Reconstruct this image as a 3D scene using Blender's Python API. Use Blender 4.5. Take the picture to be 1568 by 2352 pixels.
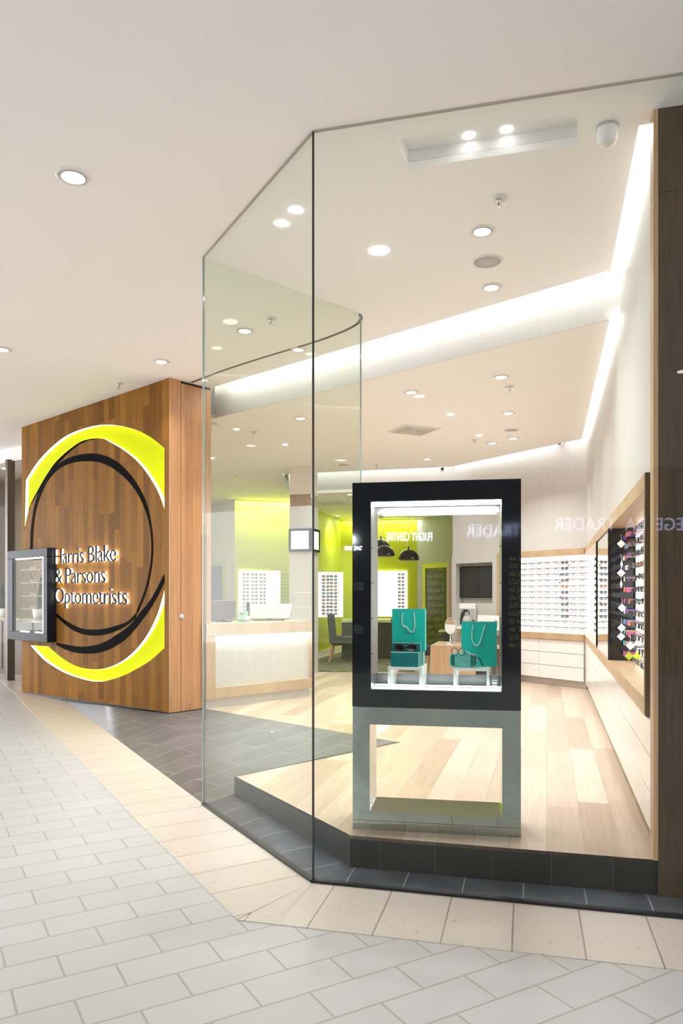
import bpy, bmesh, math, random
from mathutils import Matrix, Vector
random.seed(7)
S = bpy.context.scene
COL = S.collection
for o in list(bpy.data.objects):
    bpy.data.objects.remove(o)

# ------------------------------------------------------------------ camera
FPX, CX, CY, EYE = 1700.0, 784.0, 1366.0, 1.5
cam_d = bpy.data.cameras.new('camera')
cam_d.sensor_fit = 'HORIZONTAL'
cam_d.sensor_width = 36.0
cam_d.lens = 36.0 * FPX / 1568.0
cam_d.shift_y = (CY - 1176.0) / 1568.0
cam_d.clip_start = 0.05
cam = bpy.data.objects.new('camera', cam_d)
cam.location = (0, 0, EYE)
cam.rotation_euler = (math.pi / 2, 0, 0)
COL.objects.link(cam)
S.camera = cam

# ------------------------------------------------------------------ world, view
w = bpy.data.worlds.new('world')
S.world = w
w.use_nodes = True
w.node_tree.nodes['Background'].inputs[0].default_value = (0.985, 0.99, 1.0, 1)
w.node_tree.nodes['Background'].inputs[1].default_value = 2.4
S.view_settings.view_transform = 'Standard'
S.view_settings.look = 'None'
S.view_settings.gamma = 1.0
S.view_settings.use_curve_mapping = False
S.view_settings.exposure = 1.22
cy = S.cycles
cy.max_bounces = 12
cy.diffuse_bounces = 5
cy.glossy_bounces = 5
cy.transmission_bounces = 6
cy.transparent_max_bounces = 24
cy.sample_clamp_indirect = 6.0
cy.caustics_reflective = False
cy.caustics_refractive = False

# light levels (W per fitting, or W per metre for strips)
SHOP_LAMP, MALL_LAMP, COVE_W, LIME_W = 8.6, 5.2, 2.0, 2.0
SPREAD = math.radians(118)
SHOP_COL, MALL_COL, COVE_COL = (0.895, 0.95, 1.0), (0.905, 0.952, 1.0), (0.95, 0.98, 1.0)

# ------------------------------------------------------------------ helpers
def mat(name):
    m = bpy.data.materials.new(name)
    m.use_nodes = True
    return m, m.node_tree, m.node_tree.nodes['Principled BSDF']

def simple(name, col, rough=0.5, metal=0.0, emit=None, es=0.0, coat=0.0, spec=0.5):
    m, nt, b = mat(name)
    b.inputs['Base Color'].default_value = (*col, 1)
    b.inputs['Roughness'].default_value = rough
    b.inputs['Metallic'].default_value = metal
    b.inputs['Coat Weight'].default_value = coat
    b.inputs['Specular IOR Level'].default_value = spec
    if emit:
        b.inputs['Emission Color'].default_value = (*emit, 1)
        b.inputs['Emission Strength'].default_value = es
    return m

def N(nt, t, **kw):
    n = nt.nodes.new(t)
    for k, v in kw.items():
        if k.startswith('i_'):
            n.inputs[k[2:].replace('_', ' ')].default_value = v
        else:
            setattr(n, k, v)
    return n

def coords(nt, rotz=0.0, scale=(1, 1, 1), loc=(0, 0, 0), rot=None):
    tc = N(nt, 'ShaderNodeTexCoord')
    mp = N(nt, 'ShaderNodeMapping')
    mp.inputs['Rotation'].default_value = rot if rot else (0, 0, rotz)
    mp.inputs['Scale'].default_value = scale
    mp.inputs['Location'].default_value = loc
    nt.links.new(tc.outputs['Object'], mp.inputs['Vector'])
    return mp.outputs['Vector']

def planks(name, c1, c2, mortar, length, width, rotz=0, vertical=False, rough=0.35, grain=0.25, offset=0.37, coat=0.0, gap=0.0015, grain_dark=(0.5, 0.42, 0.35), spec=0.5):
    """boards: long axis = local x (or local z when vertical)"""
    m, nt, b = mat(name)
    L = nt.links
    tc = N(nt, 'ShaderNodeTexCoord')
    if vertical:
        sp = N(nt, 'ShaderNodeSeparateXYZ')
        L.new(tc.outputs['Object'], sp.inputs[0])
        cb = N(nt, 'ShaderNodeCombineXYZ')
        ad = N(nt, 'ShaderNodeMath', operation='ADD')
        L.new(sp.outputs['X'], ad.inputs[0]); L.new(sp.outputs['Y'], ad.inputs[1])
        L.new(sp.outputs['Z'], cb.inputs['X']); L.new(ad.outputs[0], cb.inputs['Y'])
        vec = cb.outputs[0]
    else:
        mp = N(nt, 'ShaderNodeMapping')
        mp.inputs['Rotation'].default_value = (0, 0, rotz)
        L.new(tc.outputs['Object'], mp.inputs['Vector'])
        vec = mp.outputs['Vector']
    # random shift along each board row
    s2 = N(nt, 'ShaderNodeSeparateXYZ'); L.new(vec, s2.inputs[0])
    dv = N(nt, 'ShaderNodeMath', operation='DIVIDE'); L.new(s2.outputs['Y'], dv.inputs[0]); dv.inputs[1].default_value = width
    fl = N(nt, 'ShaderNodeMath', operation='FLOOR'); L.new(dv.outputs[0], fl.inputs[0])
    wn = N(nt, 'ShaderNodeTexWhiteNoise', noise_dimensions='1D'); L.new(fl.outputs[0], wn.inputs['W'])
    mu = N(nt, 'ShaderNodeMath', operation='MULTIPLY_ADD'); L.new(wn.outputs['Value'], mu.inputs[0]); mu.inputs[1].default_value = length; L.new(s2.outputs['X'], mu.inputs[2])
    c3 = N(nt, 'ShaderNodeCombineXYZ'); L.new(mu.outputs[0], c3.inputs['X']); L.new(s2.outputs['Y'], c3.inputs['Y'])
    br = N(nt, 'ShaderNodeTexBrick', offset=0.0, offset_frequency=2, squash=1.0)
    br.inputs['Scale'].default_value = 1.0
    br.inputs['Color1'].default_value = (0, 0, 0, 1); br.inputs['Color2'].default_value = (1, 1, 1, 1)
    br.inputs['Mortar'].default_value = (0.5, 0.5, 0.5, 1)
    br.inputs['Mortar Size'].default_value = gap
    br.inputs['Mortar Smooth'].default_value = 0.0
    br.inputs['Brick Width'].default_value = length
    br.inputs['Row Height'].default_value = width
    L.new(c3.outputs[0], br.inputs['Vector'])
    mx = N(nt, 'ShaderNodeMix', data_type='RGBA')
    mx.inputs['A'].default_value = (*c1, 1); mx.inputs['B'].default_value = (*c2, 1)
    L.new(br.outputs['Color'], mx.inputs['Factor'])
    # grain
    mp2 = N(nt, 'ShaderNodeMapping'); mp2.inputs['Scale'].default_value = (2.2, 40, 40)
    L.new(c3.outputs[0], mp2.inputs['Vector'])
    sc = N(nt, 'ShaderNodeVectorMath', operation='MULTIPLY_ADD')
    L.new(br.outputs['Color'], sc.inputs[0]); sc.inputs[1].default_value = (17, 23, 5); L.new(mp2.outputs[0], sc.inputs[2])
    nz = N(nt, 'ShaderNodeTexNoise'); nz.inputs['Scale'].default_value = 1.0; nz.inputs['Detail'].default_value = 5; nz.inputs['Distortion'].default_value = 1.2
    L.new(sc.outputs[0], nz.inputs['Vector'])
    rp = N(nt, 'ShaderNodeMapRange'); rp.inputs['From Min'].default_value = 0.35; rp.inputs['From Max'].default_value = 0.75
    rp.inputs['To Min'].default_value = 0.0; rp.inputs['To Max'].default_value = grain
    L.new(nz.outputs['Fac'], rp.inputs['Value'])
    mg = N(nt, 'ShaderNodeMix', data_type='RGBA', blend_type='MULTIPLY')
    L.new(rp.outputs[0], mg.inputs['Factor']); L.new(mx.outputs['Result'], mg.inputs['A']); mg.inputs['B'].default_value = (*grain_dark, 1)
    mm = N(nt, 'ShaderNodeMix', data_type='RGBA')
    L.new(br.outputs['Fac'], mm.inputs['Factor']); L.new(mg.outputs['Result'], mm.inputs['A']); mm.inputs['B'].default_value = (*mortar, 1)
    L.new(mm.outputs['Result'], b.inputs['Base Color'])
    b.inputs['Roughness'].default_value = rough
    b.inputs['Coat Weight'].default_value = coat
    b.inputs['Coat Roughness'].default_value = 0.15
    b.inputs['Specular IOR Level'].default_value = spec
    return m

def tiles(name, c1, c2, mortar, bw, rh, rotz=0, loc=(0, 0, 0), gap=0.004, rough=0.2, offset=0.5, coat=0.0, spots=None, vert=False, cloud=0.15, cloud_col=None):
    m, nt, b = mat(name)
    L = nt.links
    v = coords(nt, rotz, loc=loc, rot=(math.radians(-90), 0, 0) if vert else None)
    br = N(nt, 'ShaderNodeTexBrick', offset=offset, offset_frequency=2)
    br.inputs['Scale'].default_value = 1.0
    br.inputs['Color1'].default_value = (*c1, 1); br.inputs['Color2'].default_value = (*c2, 1)
    br.inputs['Mortar'].default_value = (*mortar, 1)
    br.inputs['Mortar Size'].default_value = gap; br.inputs['Mortar Smooth'].default_value = 0.1
    br.inputs['Brick Width'].default_value = bw; br.inputs['Row Height'].default_value = rh
    L.new(v, br.inputs['Vector'])
    out = br.outputs['Color']
    if cloud:
        nz = N(nt, 'ShaderNodeTexNoise'); nz.inputs['Scale'].default_value = 3.5; nz.inputs['Detail'].default_value = 6
        L.new(v, nz.inputs['Vector'])
        rp = N(nt, 'ShaderNodeMapRange'); rp.inputs['From Min'].default_value = 0.45; rp.inputs['From Max'].default_value = 0.75; rp.inputs['To Max'].default_value = cloud
        L.new(nz.outputs['Fac'], rp.inputs['Value'])
        mx = N(nt, 'ShaderNodeMix', data_type='RGBA'); L.new(rp.outputs[0], mx.inputs['Factor']); L.new(out, mx.inputs['A'])
        mx.inputs['B'].default_value = (*(cloud_col or tuple(x * 0.6 for x in c1)), 1)
        out = mx.outputs['Result']
    if spots:
        n2 = N(nt, 'ShaderNodeTexNoise'); n2.inputs['Scale'].default_value = 26; n2.inputs['Detail'].default_value = 3
        L.new(v, n2.inputs['Vector'])
        r2 = N(nt, 'ShaderNodeMapRange'); r2.inputs['From Min'].default_value = 0.66; r2.inputs['From Max'].default_value = 0.70
        L.new(n2.outputs['Fac'], r2.inputs['Value'])
        m2 = N(nt, 'ShaderNodeMix', data_type='RGBA'); L.new(r2.outputs[0], m2.inputs['Factor']); L.new(out, m2.inputs['A']); m2.inputs['B'].default_value = (*spots, 1)
        out = m2.outputs['Result']
    L.new(out, b.inputs['Base Color'])
    b.inputs['Roughness'].default_value = rough
    b.inputs['Coat Weight'].default_value = coat
    b.inputs['Coat Roughness'].default_value = 0.3
    return m

def streaks(name, c1, c2, sx=60.0, rough=0.45):
    """pale wallpaper with fine upright streaks"""
    m, nt, b = mat(name)
    v = coords(nt, scale=(sx, sx, 0.8))
    nz = N(nt, 'ShaderNodeTexNoise'); nz.inputs['Scale'].default_value = 1.0; nz.inputs['Detail'].default_value = 3
    nt.links.new(v, nz.inputs['Vector'])
    mx = N(nt, 'ShaderNodeMix', data_type='RGBA')
    mx.inputs['A'].default_value = (*c1, 1); mx.inputs['B'].default_value = (*c2, 1)
    nt.links.new(nz.outputs['Fac'], mx.inputs['Factor'])
    nt.links.new(mx.outputs['Result'], b.inputs['Base Color'])
    b.inputs['Roughness'].default_value = rough
    return m

def glass(name, tint=(0.97, 0.985, 0.97), ior=1.5, gain=1.0):
    m = bpy.data.materials.new(name); m.use_nodes = True
    nt = m.node_tree; nt.nodes.clear()
    out = N(nt, 'ShaderNodeOutputMaterial')
    tr = N(nt, 'ShaderNodeBsdfTransparent'); tr.inputs[0].default_value = (*tint, 1)
    gl = N(nt, 'ShaderNodeBsdfGlossy'); gl.inputs['Roughness'].default_value = 0.0; gl.inputs[0].default_value = (0.95, 0.97, 0.96, 1)
    fr = N(nt, 'ShaderNodeFresnel'); fr.inputs[0].default_value = ior
    mu = N(nt, 'ShaderNodeMath', operation='MULTIPLY'); mu.inputs[1].default_value = gain
    mx = N(nt, 'ShaderNodeMixShader')
    geo = N(nt, 'ShaderNodeNewGeometry')
    io = N(nt, 'ShaderNodeMapRange'); io.inputs['To Min'].default_value = ior; io.inputs['To Max'].default_value = 1.0 / ior
    nt.links.new(geo.outputs['Backfacing'], io.inputs['Value']); nt.links.new(io.outputs[0], fr.inputs[0])
    nt.links.new(fr.outputs[0], mu.inputs[0])
    nt.links.new(mu.outputs[0], mx.inputs[0]); nt.links.new(tr.outputs[0], mx.inputs[1]); nt.links.new(gl.outputs[0], mx.inputs[2])
    nt.links.new(mx.outputs[0], out.inputs[0])
    return m

def frame(o, d, z=0.0):
    d = Vector((d[0], d[1], 0)).normalized()
    n = Vector((-d.y, d.x, 0))
    return Matrix(((d.x, n.x, 0, o[0]), (d.y, n.y, 0, o[1]), (0, 0, 1, z), (0, 0, 0, 1)))

def ray(px, py):
    return Vector(((px - CX) / FPX, 1.0, -(py - CY) / FPX))

EYEV = Vector((0, 0, EYE))
def at_z(px, py, z):
    r = ray(px, py); return EYEV + r * ((z - EYE) / r.z)
def at_d(px, py, D):
    return EYEV + ray(px, py) * D
def on_frame(M, px, py, y=0.0):
    """local (x, z) where the sight line meets the plane local-y = y"""
    Mi = M.inverted(); e = Mi @ EYEV; r = Mi.to_3x3() @ ray(px, py)
    p = e + r * ((y - e.y) / r.y); return p.x, p.z

class B:
    def __init__(s): s.v = []; s.f = []; s.m = []; s.sm = []
    def add(s, vs, fs, mi=0, smooth=False):
        k = len(s.v); s.v += [tuple(v) for v in vs]
        for f in fs: s.f.append([i + k for i in f]); s.m.append(mi); s.sm.append(smooth)
        return s
    def box(s, x0, x1, y0, y1, z0, z1, mi=0):
        vs = [(x, y, z) for z in (z0, z1) for y in (y0, y1) for x in (x0, x1)]
        return s.add(vs, [(0, 2, 3, 1), (4, 5, 7, 6), (0, 1, 5, 4), (1, 3, 7, 5), (3, 2, 6, 7), (2, 0, 4, 6)], mi)
    def prism(s, poly, z0, z1, mi=0):
        n = len(poly)
        a = sum(poly[i][0] * poly[(i + 1) % n][1] - poly[(i + 1) % n][0] * poly[i][1] for i in range(n))
        if a < 0: poly = poly[::-1]
        vs = [(p[0], p[1], z0) for p in poly] + [(p[0], p[1], z1) for p in poly]
        return s.add(vs, [tuple(range(n))[::-1], tuple(range(n, 2 * n))] + [(i, (i + 1) % n, n + (i + 1) % n, n + i) for i in range(n)], mi)
    def prism_y(s, poly, y0, y1, mi=0):
        n = len(poly)
        a = sum(poly[i][0] * poly[(i + 1) % n][1] - poly[(i + 1) % n][0] * poly[i][1] for i in range(n))
        if a < 0: poly = poly[::-1]
        vs = [(p[0], y0, p[1]) for p in poly] + [(p[0], y1, p[1]) for p in poly]
        return s.add(vs, [tuple(range(n)), tuple(range(n, 2 * n))[::-1]] + [(n + i, n + (i + 1) % n, (i + 1) % n, i) for i in range(n)], mi)
    def tube(s, path, r, seg=8, mi=0, closed=False, caps=True, rs=None):
        P = [Vector(p) for p in path]; n = len(P); vs = []; up = None
        for i in range(n):
            if closed: t = P[(i + 1) % n] - P[i - 1]
            else: t = P[min(i + 1, n - 1)] - P[max(i - 1, 0)]
            t.normalize()
            if up is None:
                up = Vector((0, 0, 1)) if abs(t.z) < 0.9 else Vector((1, 0, 0))
            a = t.cross(up)
            if a.length < 1e-6: a = t.orthogonal()
            a.normalize(); b2 = a.cross(t).normalized(); up = b2
            rr = rs[i] if rs else r
            for k in range(seg):
                q = 2 * math.pi * k / seg
                vs.append(P[i] + a * (math.cos(q) * rr) + b2 * (math.sin(q) * rr))
        fs = []
        for i in range(n if closed else n - 1):
            j = (i + 1) % n
            for k in range(seg):
                l = (k + 1) % seg
                fs.append((i * seg + k, i * seg + l, j * seg + l, j * seg + k))
        s.add(vs, fs, mi, True)
        if caps and not closed:
            s.add(vs[:seg], [tuple(range(seg))[::-1]], mi); s.add(vs[-seg:], [tuple(range(seg))], mi)
        return s
    def lathe(s, prof, c=(0, 0, 0), seg=28, mi=0, smooth=True):
        vs = []; n = len(prof)
        for r, z in prof:
            for k in range(seg):
                q = 2 * math.pi * k / seg
                vs.append((c[0] + r * math.cos(q), c[1] + r * math.sin(q), c[2] + z))
        fs = [(i * seg + k, i * seg + (k + 1) % seg, (i + 1) * seg + (k + 1) % seg, (i + 1) * seg + k) for i in range(n - 1) for k in range(seg)]
        return s.add(vs, fs, mi, smooth)
    def mesh(s, name, mats):
        me = bpy.data.meshes.new(name)
        me.from_pydata(s.v, [], s.f)
        for m in mats: me.materials.append(m)
        for p, mi, sm in zip(me.polygons, s.m, s.sm): p.material_index = mi; p.use_smooth = sm
        bm = bmesh.new(); bm.from_mesh(me)
        bmesh.ops.recalc_face_normals(bm, faces=bm.faces)
        bm.to_mesh(me); bm.free(); me.update()
        return me
    def make(s, name, mats, parent=None, M=None, bevel=0.0, segs=2):
        if not isinstance(mats, (list, tuple)): mats = [mats]
        return link(name, s.mesh(name, mats), parent, M, bevel, segs)

def link(name, me, parent=None, M=None, bevel=0.0, segs=2):
    o = bpy.data.objects.new(name, me); COL.objects.link(o)
    if parent: o.parent = parent
    if M is not None: o.matrix_local = M
    if bevel:
        bv = o.modifiers.new('bevel', 'BEVEL'); bv.width = bevel; bv.segments = segs; bv.limit_method = 'ANGLE'
        bv.harden_normals = False
    return o

def tag(o, label=None, cat=None, group=None, kind=None):
    if label: o['label'] = label
    if cat: o['category'] = cat
    if group: o['group'] = group
    if kind: o['kind'] = kind
    return o

def thing(name, label, cat, M=None, group=None):
    o = bpy.data.objects.new(name, None); COL.objects.link(o)
    o.empty_display_size = 0.1
    if M is not None: o.matrix_world = M
    return tag(o, label, cat, group)

def setting(o, label=None, cat=None):
    o['kind'] = 'structure'
    if label: o['label'] = label
    if cat: o['category'] = cat
    return o

def T(x, y=0, z=0): return Matrix.Translation((x, y, z))
def RZ(a): return Matrix.Rotation(a, 4, 'Z')
UPRIGHT = Matrix.Rotation(math.pi / 2, 4, 'X')      # lettering plane: x along, y up, facing local -y

def text_mesh(txt, size, ext, mats, width=None, off=0.0, space=1.0, align='LEFT', bevel=0.0):
    c = bpy.data.curves.new('lettering', 'FONT'); c.body = txt; c.size = size; c.extrude = ext; c.offset = off
    c.space_character = space; c.align_x = align; c.bevel_depth = bevel; c.resolution_u = 3
    o = bpy.data.objects.new('lettering', c); COL.objects.link(o)
    bpy.context.view_layer.update()
    me = bpy.data.meshes.new_from_object(o.evaluated_get(bpy.context.evaluated_depsgraph_get()))
    bpy.data.objects.remove(o); bpy.data.curves.remove(c)
    xs = [v.co.x for v in me.vertices]
    k = 1.0
    if width and xs:
        k = width / (max(xs) - min(xs))
        x0 = min(xs) if align == 'LEFT' else 0
        for v in me.vertices: v.co.x = (v.co.x - x0) * k
    me.materials.clear()
    for m in mats: me.materials.append(m)
    for p in me.polygons: p.material_index = 0
    return me

def spline_pts(pts, sub=4, closed=False):
    P = [Vector((p[0], p[1])) for p in pts]; n = len(P); out = []
    for i in range(n - 1):
        p0 = P[max(i - 1, 0)]; p1 = P[i]; p2 = P[i + 1]; p3 = P[min(i + 2, n - 1)]
        for k in range(sub):
            t = k / sub
            out.append(0.5 * ((2 * p1) + (p2 - p0) * t + (2 * p0 - 5 * p1 + 4 * p2 - p3) * t * t + (3 * p1 - p0 - 3 * p2 + p3) * t ** 3))
    out.append(P[-1])
    return [(p.x, p.y) for p in out]

def flat_shape(loops, ext, mats):
    """filled flat shape with holes, thickness 2*ext; x right, y up, z out"""
    c = bpy.data.curves.new('shape', 'CURVE'); c.dimensions = '2D'; c.fill_mode = 'BOTH'; c.extrude = ext
    for lp in loops:
        sp = c.splines.new('POLY'); sp.points.add(len(lp) - 1); sp.use_cyclic_u = True
        for q, p in zip(sp.points, lp): q.co = (p[0], p[1], 0, 1)
    o = bpy.data.objects.new('shape', c); COL.objects.link(o)
    bpy.context.view_layer.update()
    me = bpy.data.meshes.new_from_object(o.evaluated_get(bpy.context.evaluated_depsgraph_get()))
    bpy.data.objects.remove(o); bpy.data.curves.remove(c)
    me.materials.clear()
    for m in mats: me.materials.append(m)
    return me

def area_light(name, M, sx, sy, power, col, parent=None, shape='RECTANGLE', spread=math.pi):
    l = bpy.data.lights.new(name, 'AREA'); l.shape = shape; l.size = sx; l.size_y = sy; l.energy = power; l.color = col; l.spread = spread
    o = bpy.data.objects.new(name, l); COL.objects.link(o)
    if parent: o.parent = parent
    o.matrix_local = M
    return o

ORD = ['top', 'second', 'third', 'fourth', 'fifth', 'sixth', 'seventh', 'eighth', 'ninth', 'tenth', 'eleventh', 'bottom']
# ------------------------------------------------------------------ materials
M_ceil = simple('white ceiling paint', (0.93, 0.91, 0.885), 0.7)
M_white = simple('white paint', (0.84, 0.82, 0.79), 0.5)
M_wallpaper = streaks('pale streaked wallpaper', (0.58, 0.545, 0.515), (0.46, 0.425, 0.39))
M_tile = tiles('white mall tile', (0.485, 0.472, 0.455), (0.455, 0.442, 0.425), (0.33, 0.30, 0.26), 0.39, 0.195, rotz=math.radians(-30), loc=(0.07, 0.05, 0), gap=0.005, rough=0.36, coat=0.06, cloud=0.12, cloud_col=(0.49, 0.465, 0.43))
M_slate = tiles('dark slate tile', (0.085, 0.078, 0.078), (0.115, 0.105, 0.10), (0.30, 0.28, 0.27), 0.9, 0.30, gap=0.0035, rough=0.38, cloud=0.5, cloud_col=(0.17, 0.16, 0.165))
M_slate_edge = tiles('dark slate border tile', (0.055, 0.058, 0.07), (0.07, 0.072, 0.085), (0.36, 0.36, 0.37), 0.30, 0.9, loc=(0.135, 0.45, 0), gap=0.003, rough=0.35, offset=0, cloud=0.6, cloud_col=(0.16, 0.17, 0.20))
M_plinth = tiles('black plinth tile', (0.013, 0.013, 0.013), (0.018, 0.018, 0.018), (0.05, 0.05, 0.05), 0.30, 0.9, loc=(0.135, 0.4, 0), gap=0.003, rough=0.4, offset=0, vert=True, cloud=0)
M_trav = tiles('cream travertine', (0.57, 0.50, 0.435), (0.54, 0.475, 0.41), (0.26, 0.22, 0.18), 0.30, 2.0, loc=(0.18, 1.0, 0), gap=0.004, rough=0.3, offset=0, spots=(0.42, 0.35, 0.28), cloud=0.4, cloud_col=(0.57, 0.48, 0.39), coat=0.03)
M_oakfloor = planks('light oak boards', (0.60, 0.465, 0.355), (0.37, 0.26, 0.175), (0.28, 0.18, 0.11), 1.7, 0.19, rotz=math.radians(-(90 - 15.5)), rough=0.32, grain=0.45, grain_dark=(0.62, 0.50, 0.40), coat=0.1)
M_signwood = planks('spotted gum boards', (0.33, 0.15, 0.022), (0.17, 0.072, 0.012), (0.07, 0.035, 0.015), 1.15, 0.125, vertical=True, spec=0.07, rough=0.5, grain=0.6, gap=0.0008)
M_sidewood = planks('pale oak boards', (0.56, 0.30, 0.135), (0.43, 0.22, 0.10), (0.12, 0.06, 0.03), 2.2, 0.11, vertical=True, rough=0.35, grain=0.5, gap=0.0006)
M_darkwood = planks('unlit oak veneer', (0.085, 0.052, 0.024), (0.066, 0.040, 0.018), (0.03, 0.02, 0.01), 3.2, 0.62, vertical=True, rough=0.4, grain=0.9, gap=0.001, grain_dark=(0.45, 0.4, 0.36))  # medium brown veneer; its unlit darkness is put into the colour
M_oak = planks('oak veneer', (0.52, 0.36, 0.215), (0.46, 0.31, 0.18), (0.40, 0.25, 0.14), 3.0, 0.8, rough=0.38, grain=0.5, gap=0.0)
M_oakv = planks('upright oak veneer', (0.56, 0.36, 0.20), (0.50, 0.31, 0.165), (0.40, 0.25, 0.14), 3.0, 0.8, vertical=True, rough=0.38, grain=0.5, gap=0.0)
M_stile = planks('shaded oak veneer', (0.25, 0.165, 0.095), (0.22, 0.145, 0.08), (0.15, 0.1, 0.06), 3.0, 0.8, vertical=True, rough=0.4, grain=0.6, gap=0.0)  # frame oak with the unlit tone of the end face put in
M_black = simple('black gloss', (0.012, 0.013, 0.017), 0.06, coat=0.3)
M_blackmatt = simple('black satin', (0.003, 0.003, 0.003), 0.6, spec=0.02)
M_joint = simple('black silicone joint', (0.01, 0.011, 0.012), 0.35)
M_navy = simple('dark navy metal', (0.010, 0.013, 0.022), 0.35, spec=0.15)
M_bronze = simple('dark bronze metal', (0.10, 0.075, 0.05), 0.4, 0.3)
M_glass = glass('shopfront glass', (0.975, 0.99, 0.982), gain=0.36)
M_glass_green = glass('green tinted glass', (0.925, 0.955, 0.915), gain=0.26)
M_glass_clear = glass('clear glass', (0.985, 0.99, 0.987), gain=0.45)
M_lime = simple('lime paint', (0.60, 0.64, 0.008), 0.5)
M_limelit = simple('lime lit acrylic', (0.45, 0.49, 0.0), 0.5, spec=0.05, emit=(0.74, 0.80, 0.0), es=0.16)
M_limerim = simple('white led rim', (0.9, 0.9, 0.8), 0.4, emit=(1.0, 1.0, 0.55), es=0.75)
M_greywall = simple('grey paint', (0.42, 0.43, 0.42), 0.6)
M_panel = simple('backlit white panel', (0.9, 0.9, 0.9), 0.4, emit=(1, 0.985, 0.96), es=0.65)
M_drawer = simple('pale gloss laminate', (0.80, 0.74, 0.70), 0.18, coat=0.2)
M_kick = simple('grey kickboard', (0.52, 0.48, 0.44), 0.35, 0.2)
M_mirror = simple('mirror', (0.9, 0.92, 0.91), 0.0, 1.0)
M_steel = simple('polished steel', (0.43, 0.48, 0.45), 0.03, 1.0)
_nt = M_steel.node_tree; _nz = N(_nt, 'ShaderNodeTexNoise'); _nz.inputs['Scale'].default_value = 2.2; _nz.inputs['Detail'].default_value = 1.0; _nz.inputs['Distortion'].default_value = 1.5
_bp = N(_nt, 'ShaderNodeBump'); _bp.inputs['Strength'].default_value = 0.08; _bp.inputs['Distance'].default_value = 0.05
_nt.links.new(coords(_nt), _nz.inputs['Vector']); _nt.links.new(_nz.outputs['Fac'], _bp.inputs['Height']); _nt.links.new(_bp.outputs['Normal'], _nt.nodes['Principled BSDF'].inputs['Normal'])
M_chrome = simple('chrome', (0.8, 0.8, 0.8), 0.12, 1.0)
M_brushed = simple('brushed aluminium', (0.62, 0.62, 0.62), 0.3, 1.0)
M_led = simple('led tube', (1, 1, 1), 0.4, emit=(1, 0.99, 0.97), es=65.0)
M_ledlow = simple('low led tube', (1, 1, 1), 0.4, emit=(1, 0.99, 0.97), es=7.0)
M_lens = simple('lamp lens', (1, 1, 1), 0.3, emit=(1, 0.97, 0.92), es=10.0)
M_star = simple('small lamp lens', (1, 1, 1), 0.3, emit=(0.95, 0.97, 1.0), es=22.0)
M_softlens = simple('soft lamp lens', (1, 1, 1), 0.3, emit=(0.95, 0.97, 1.0), es=4.0)
M_trim = simple('white lamp trim', (0.80, 0.78, 0.75), 0.4)
M_grille = simple('speaker grille', (0.52, 0.50, 0.48), 0.7)
M_teal = simple('turquoise card', (0.0, 0.58, 0.475), 0.35)
M_teal_light = simple('pale turquoise', (0.13, 0.52, 0.48), 0.4)
M_teal_dark = simple('deep turquoise card', (0.0, 0.215, 0.235), 0.25)
M_cord = simple('white cord', (0.85, 0.84, 0.8), 0.7)
M_ink = simple('dark ink', (0.01, 0.03, 0.03), 0.5)
M_olive = simple('dark olive fabric', (0.045, 0.048, 0.02), 0.8)
M_charcoal = simple('charcoal fabric', (0.03, 0.033, 0.04), 0.8)
M_paper = simple('white card', (0.86, 0.86, 0.84), 0.5)
M_acr = glass('acrylic', (0.97, 0.98, 0.97), 1.45)

# ------------------------------------------------------------------ key lines of the plan
HP = 0.175            # shop floor level
ZC, ZL, ZB = 3.92, 3.63, 3.30    # ceilings: front, middle, back
A = Vector((-0.148, 3.864)); Bp = Vector((-0.988, 5.30)); Cp = Vector((0.165, 6.37))
GD = Vector((0.970, -0.242)).normalized()          # front glass direction
G2 = A + GD * 3.2
RWF = frame((0, 0), (0.2674, 0.9636))              # right wall: x along it, y towards the shop
K1 = Vector((3.397, 10.35)); BWF = frame(K1, (-0.574, 0.819))
K2 = Vector((1.866, 12.535))
SL = Vector((-4.62, 10.7)); SR = Vector((-1.924, 8.26)); SD = (SR - SL).normalized(); SLEN = (SR - SL).length
SWF = frame(SL, SD)
SR2 = Vector((-1.54, 8.685))
LD = (Bp - A).normalized(); LN = Vector((-LD.y, LD.x))     # along the left glass, and away from the shop
SMAX = 6.3
def mallz(x, y):
    s = (x - Bp.x) * LD.x + (y - Bp.y) * LD.y
    return max(0.0, min(1.0, s / SMAX)) * 0.09

# ------------------------------------------------------------------ floors
fb = B()
ss = [-22.0, 0.0, SMAX, 16.0]
for i in range(3):
    q = []
    for s_, w_ in ((ss[i], -12), (ss[i + 1], -12), (ss[i + 1], 16), (ss[i], 16)):
        p_ = Bp + LD * s_ + LN * w_; q.append((p_.x, p_.y, mallz(p_.x, p_.y)))
    fb.add(q, [(0, 1, 2, 3)])
setting(fb.make('floor_mall', M_tile, M=T(0, 0, -0.004)), 'white stone tile floor of the mall walkway in staggered rows', 'floor')

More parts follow.
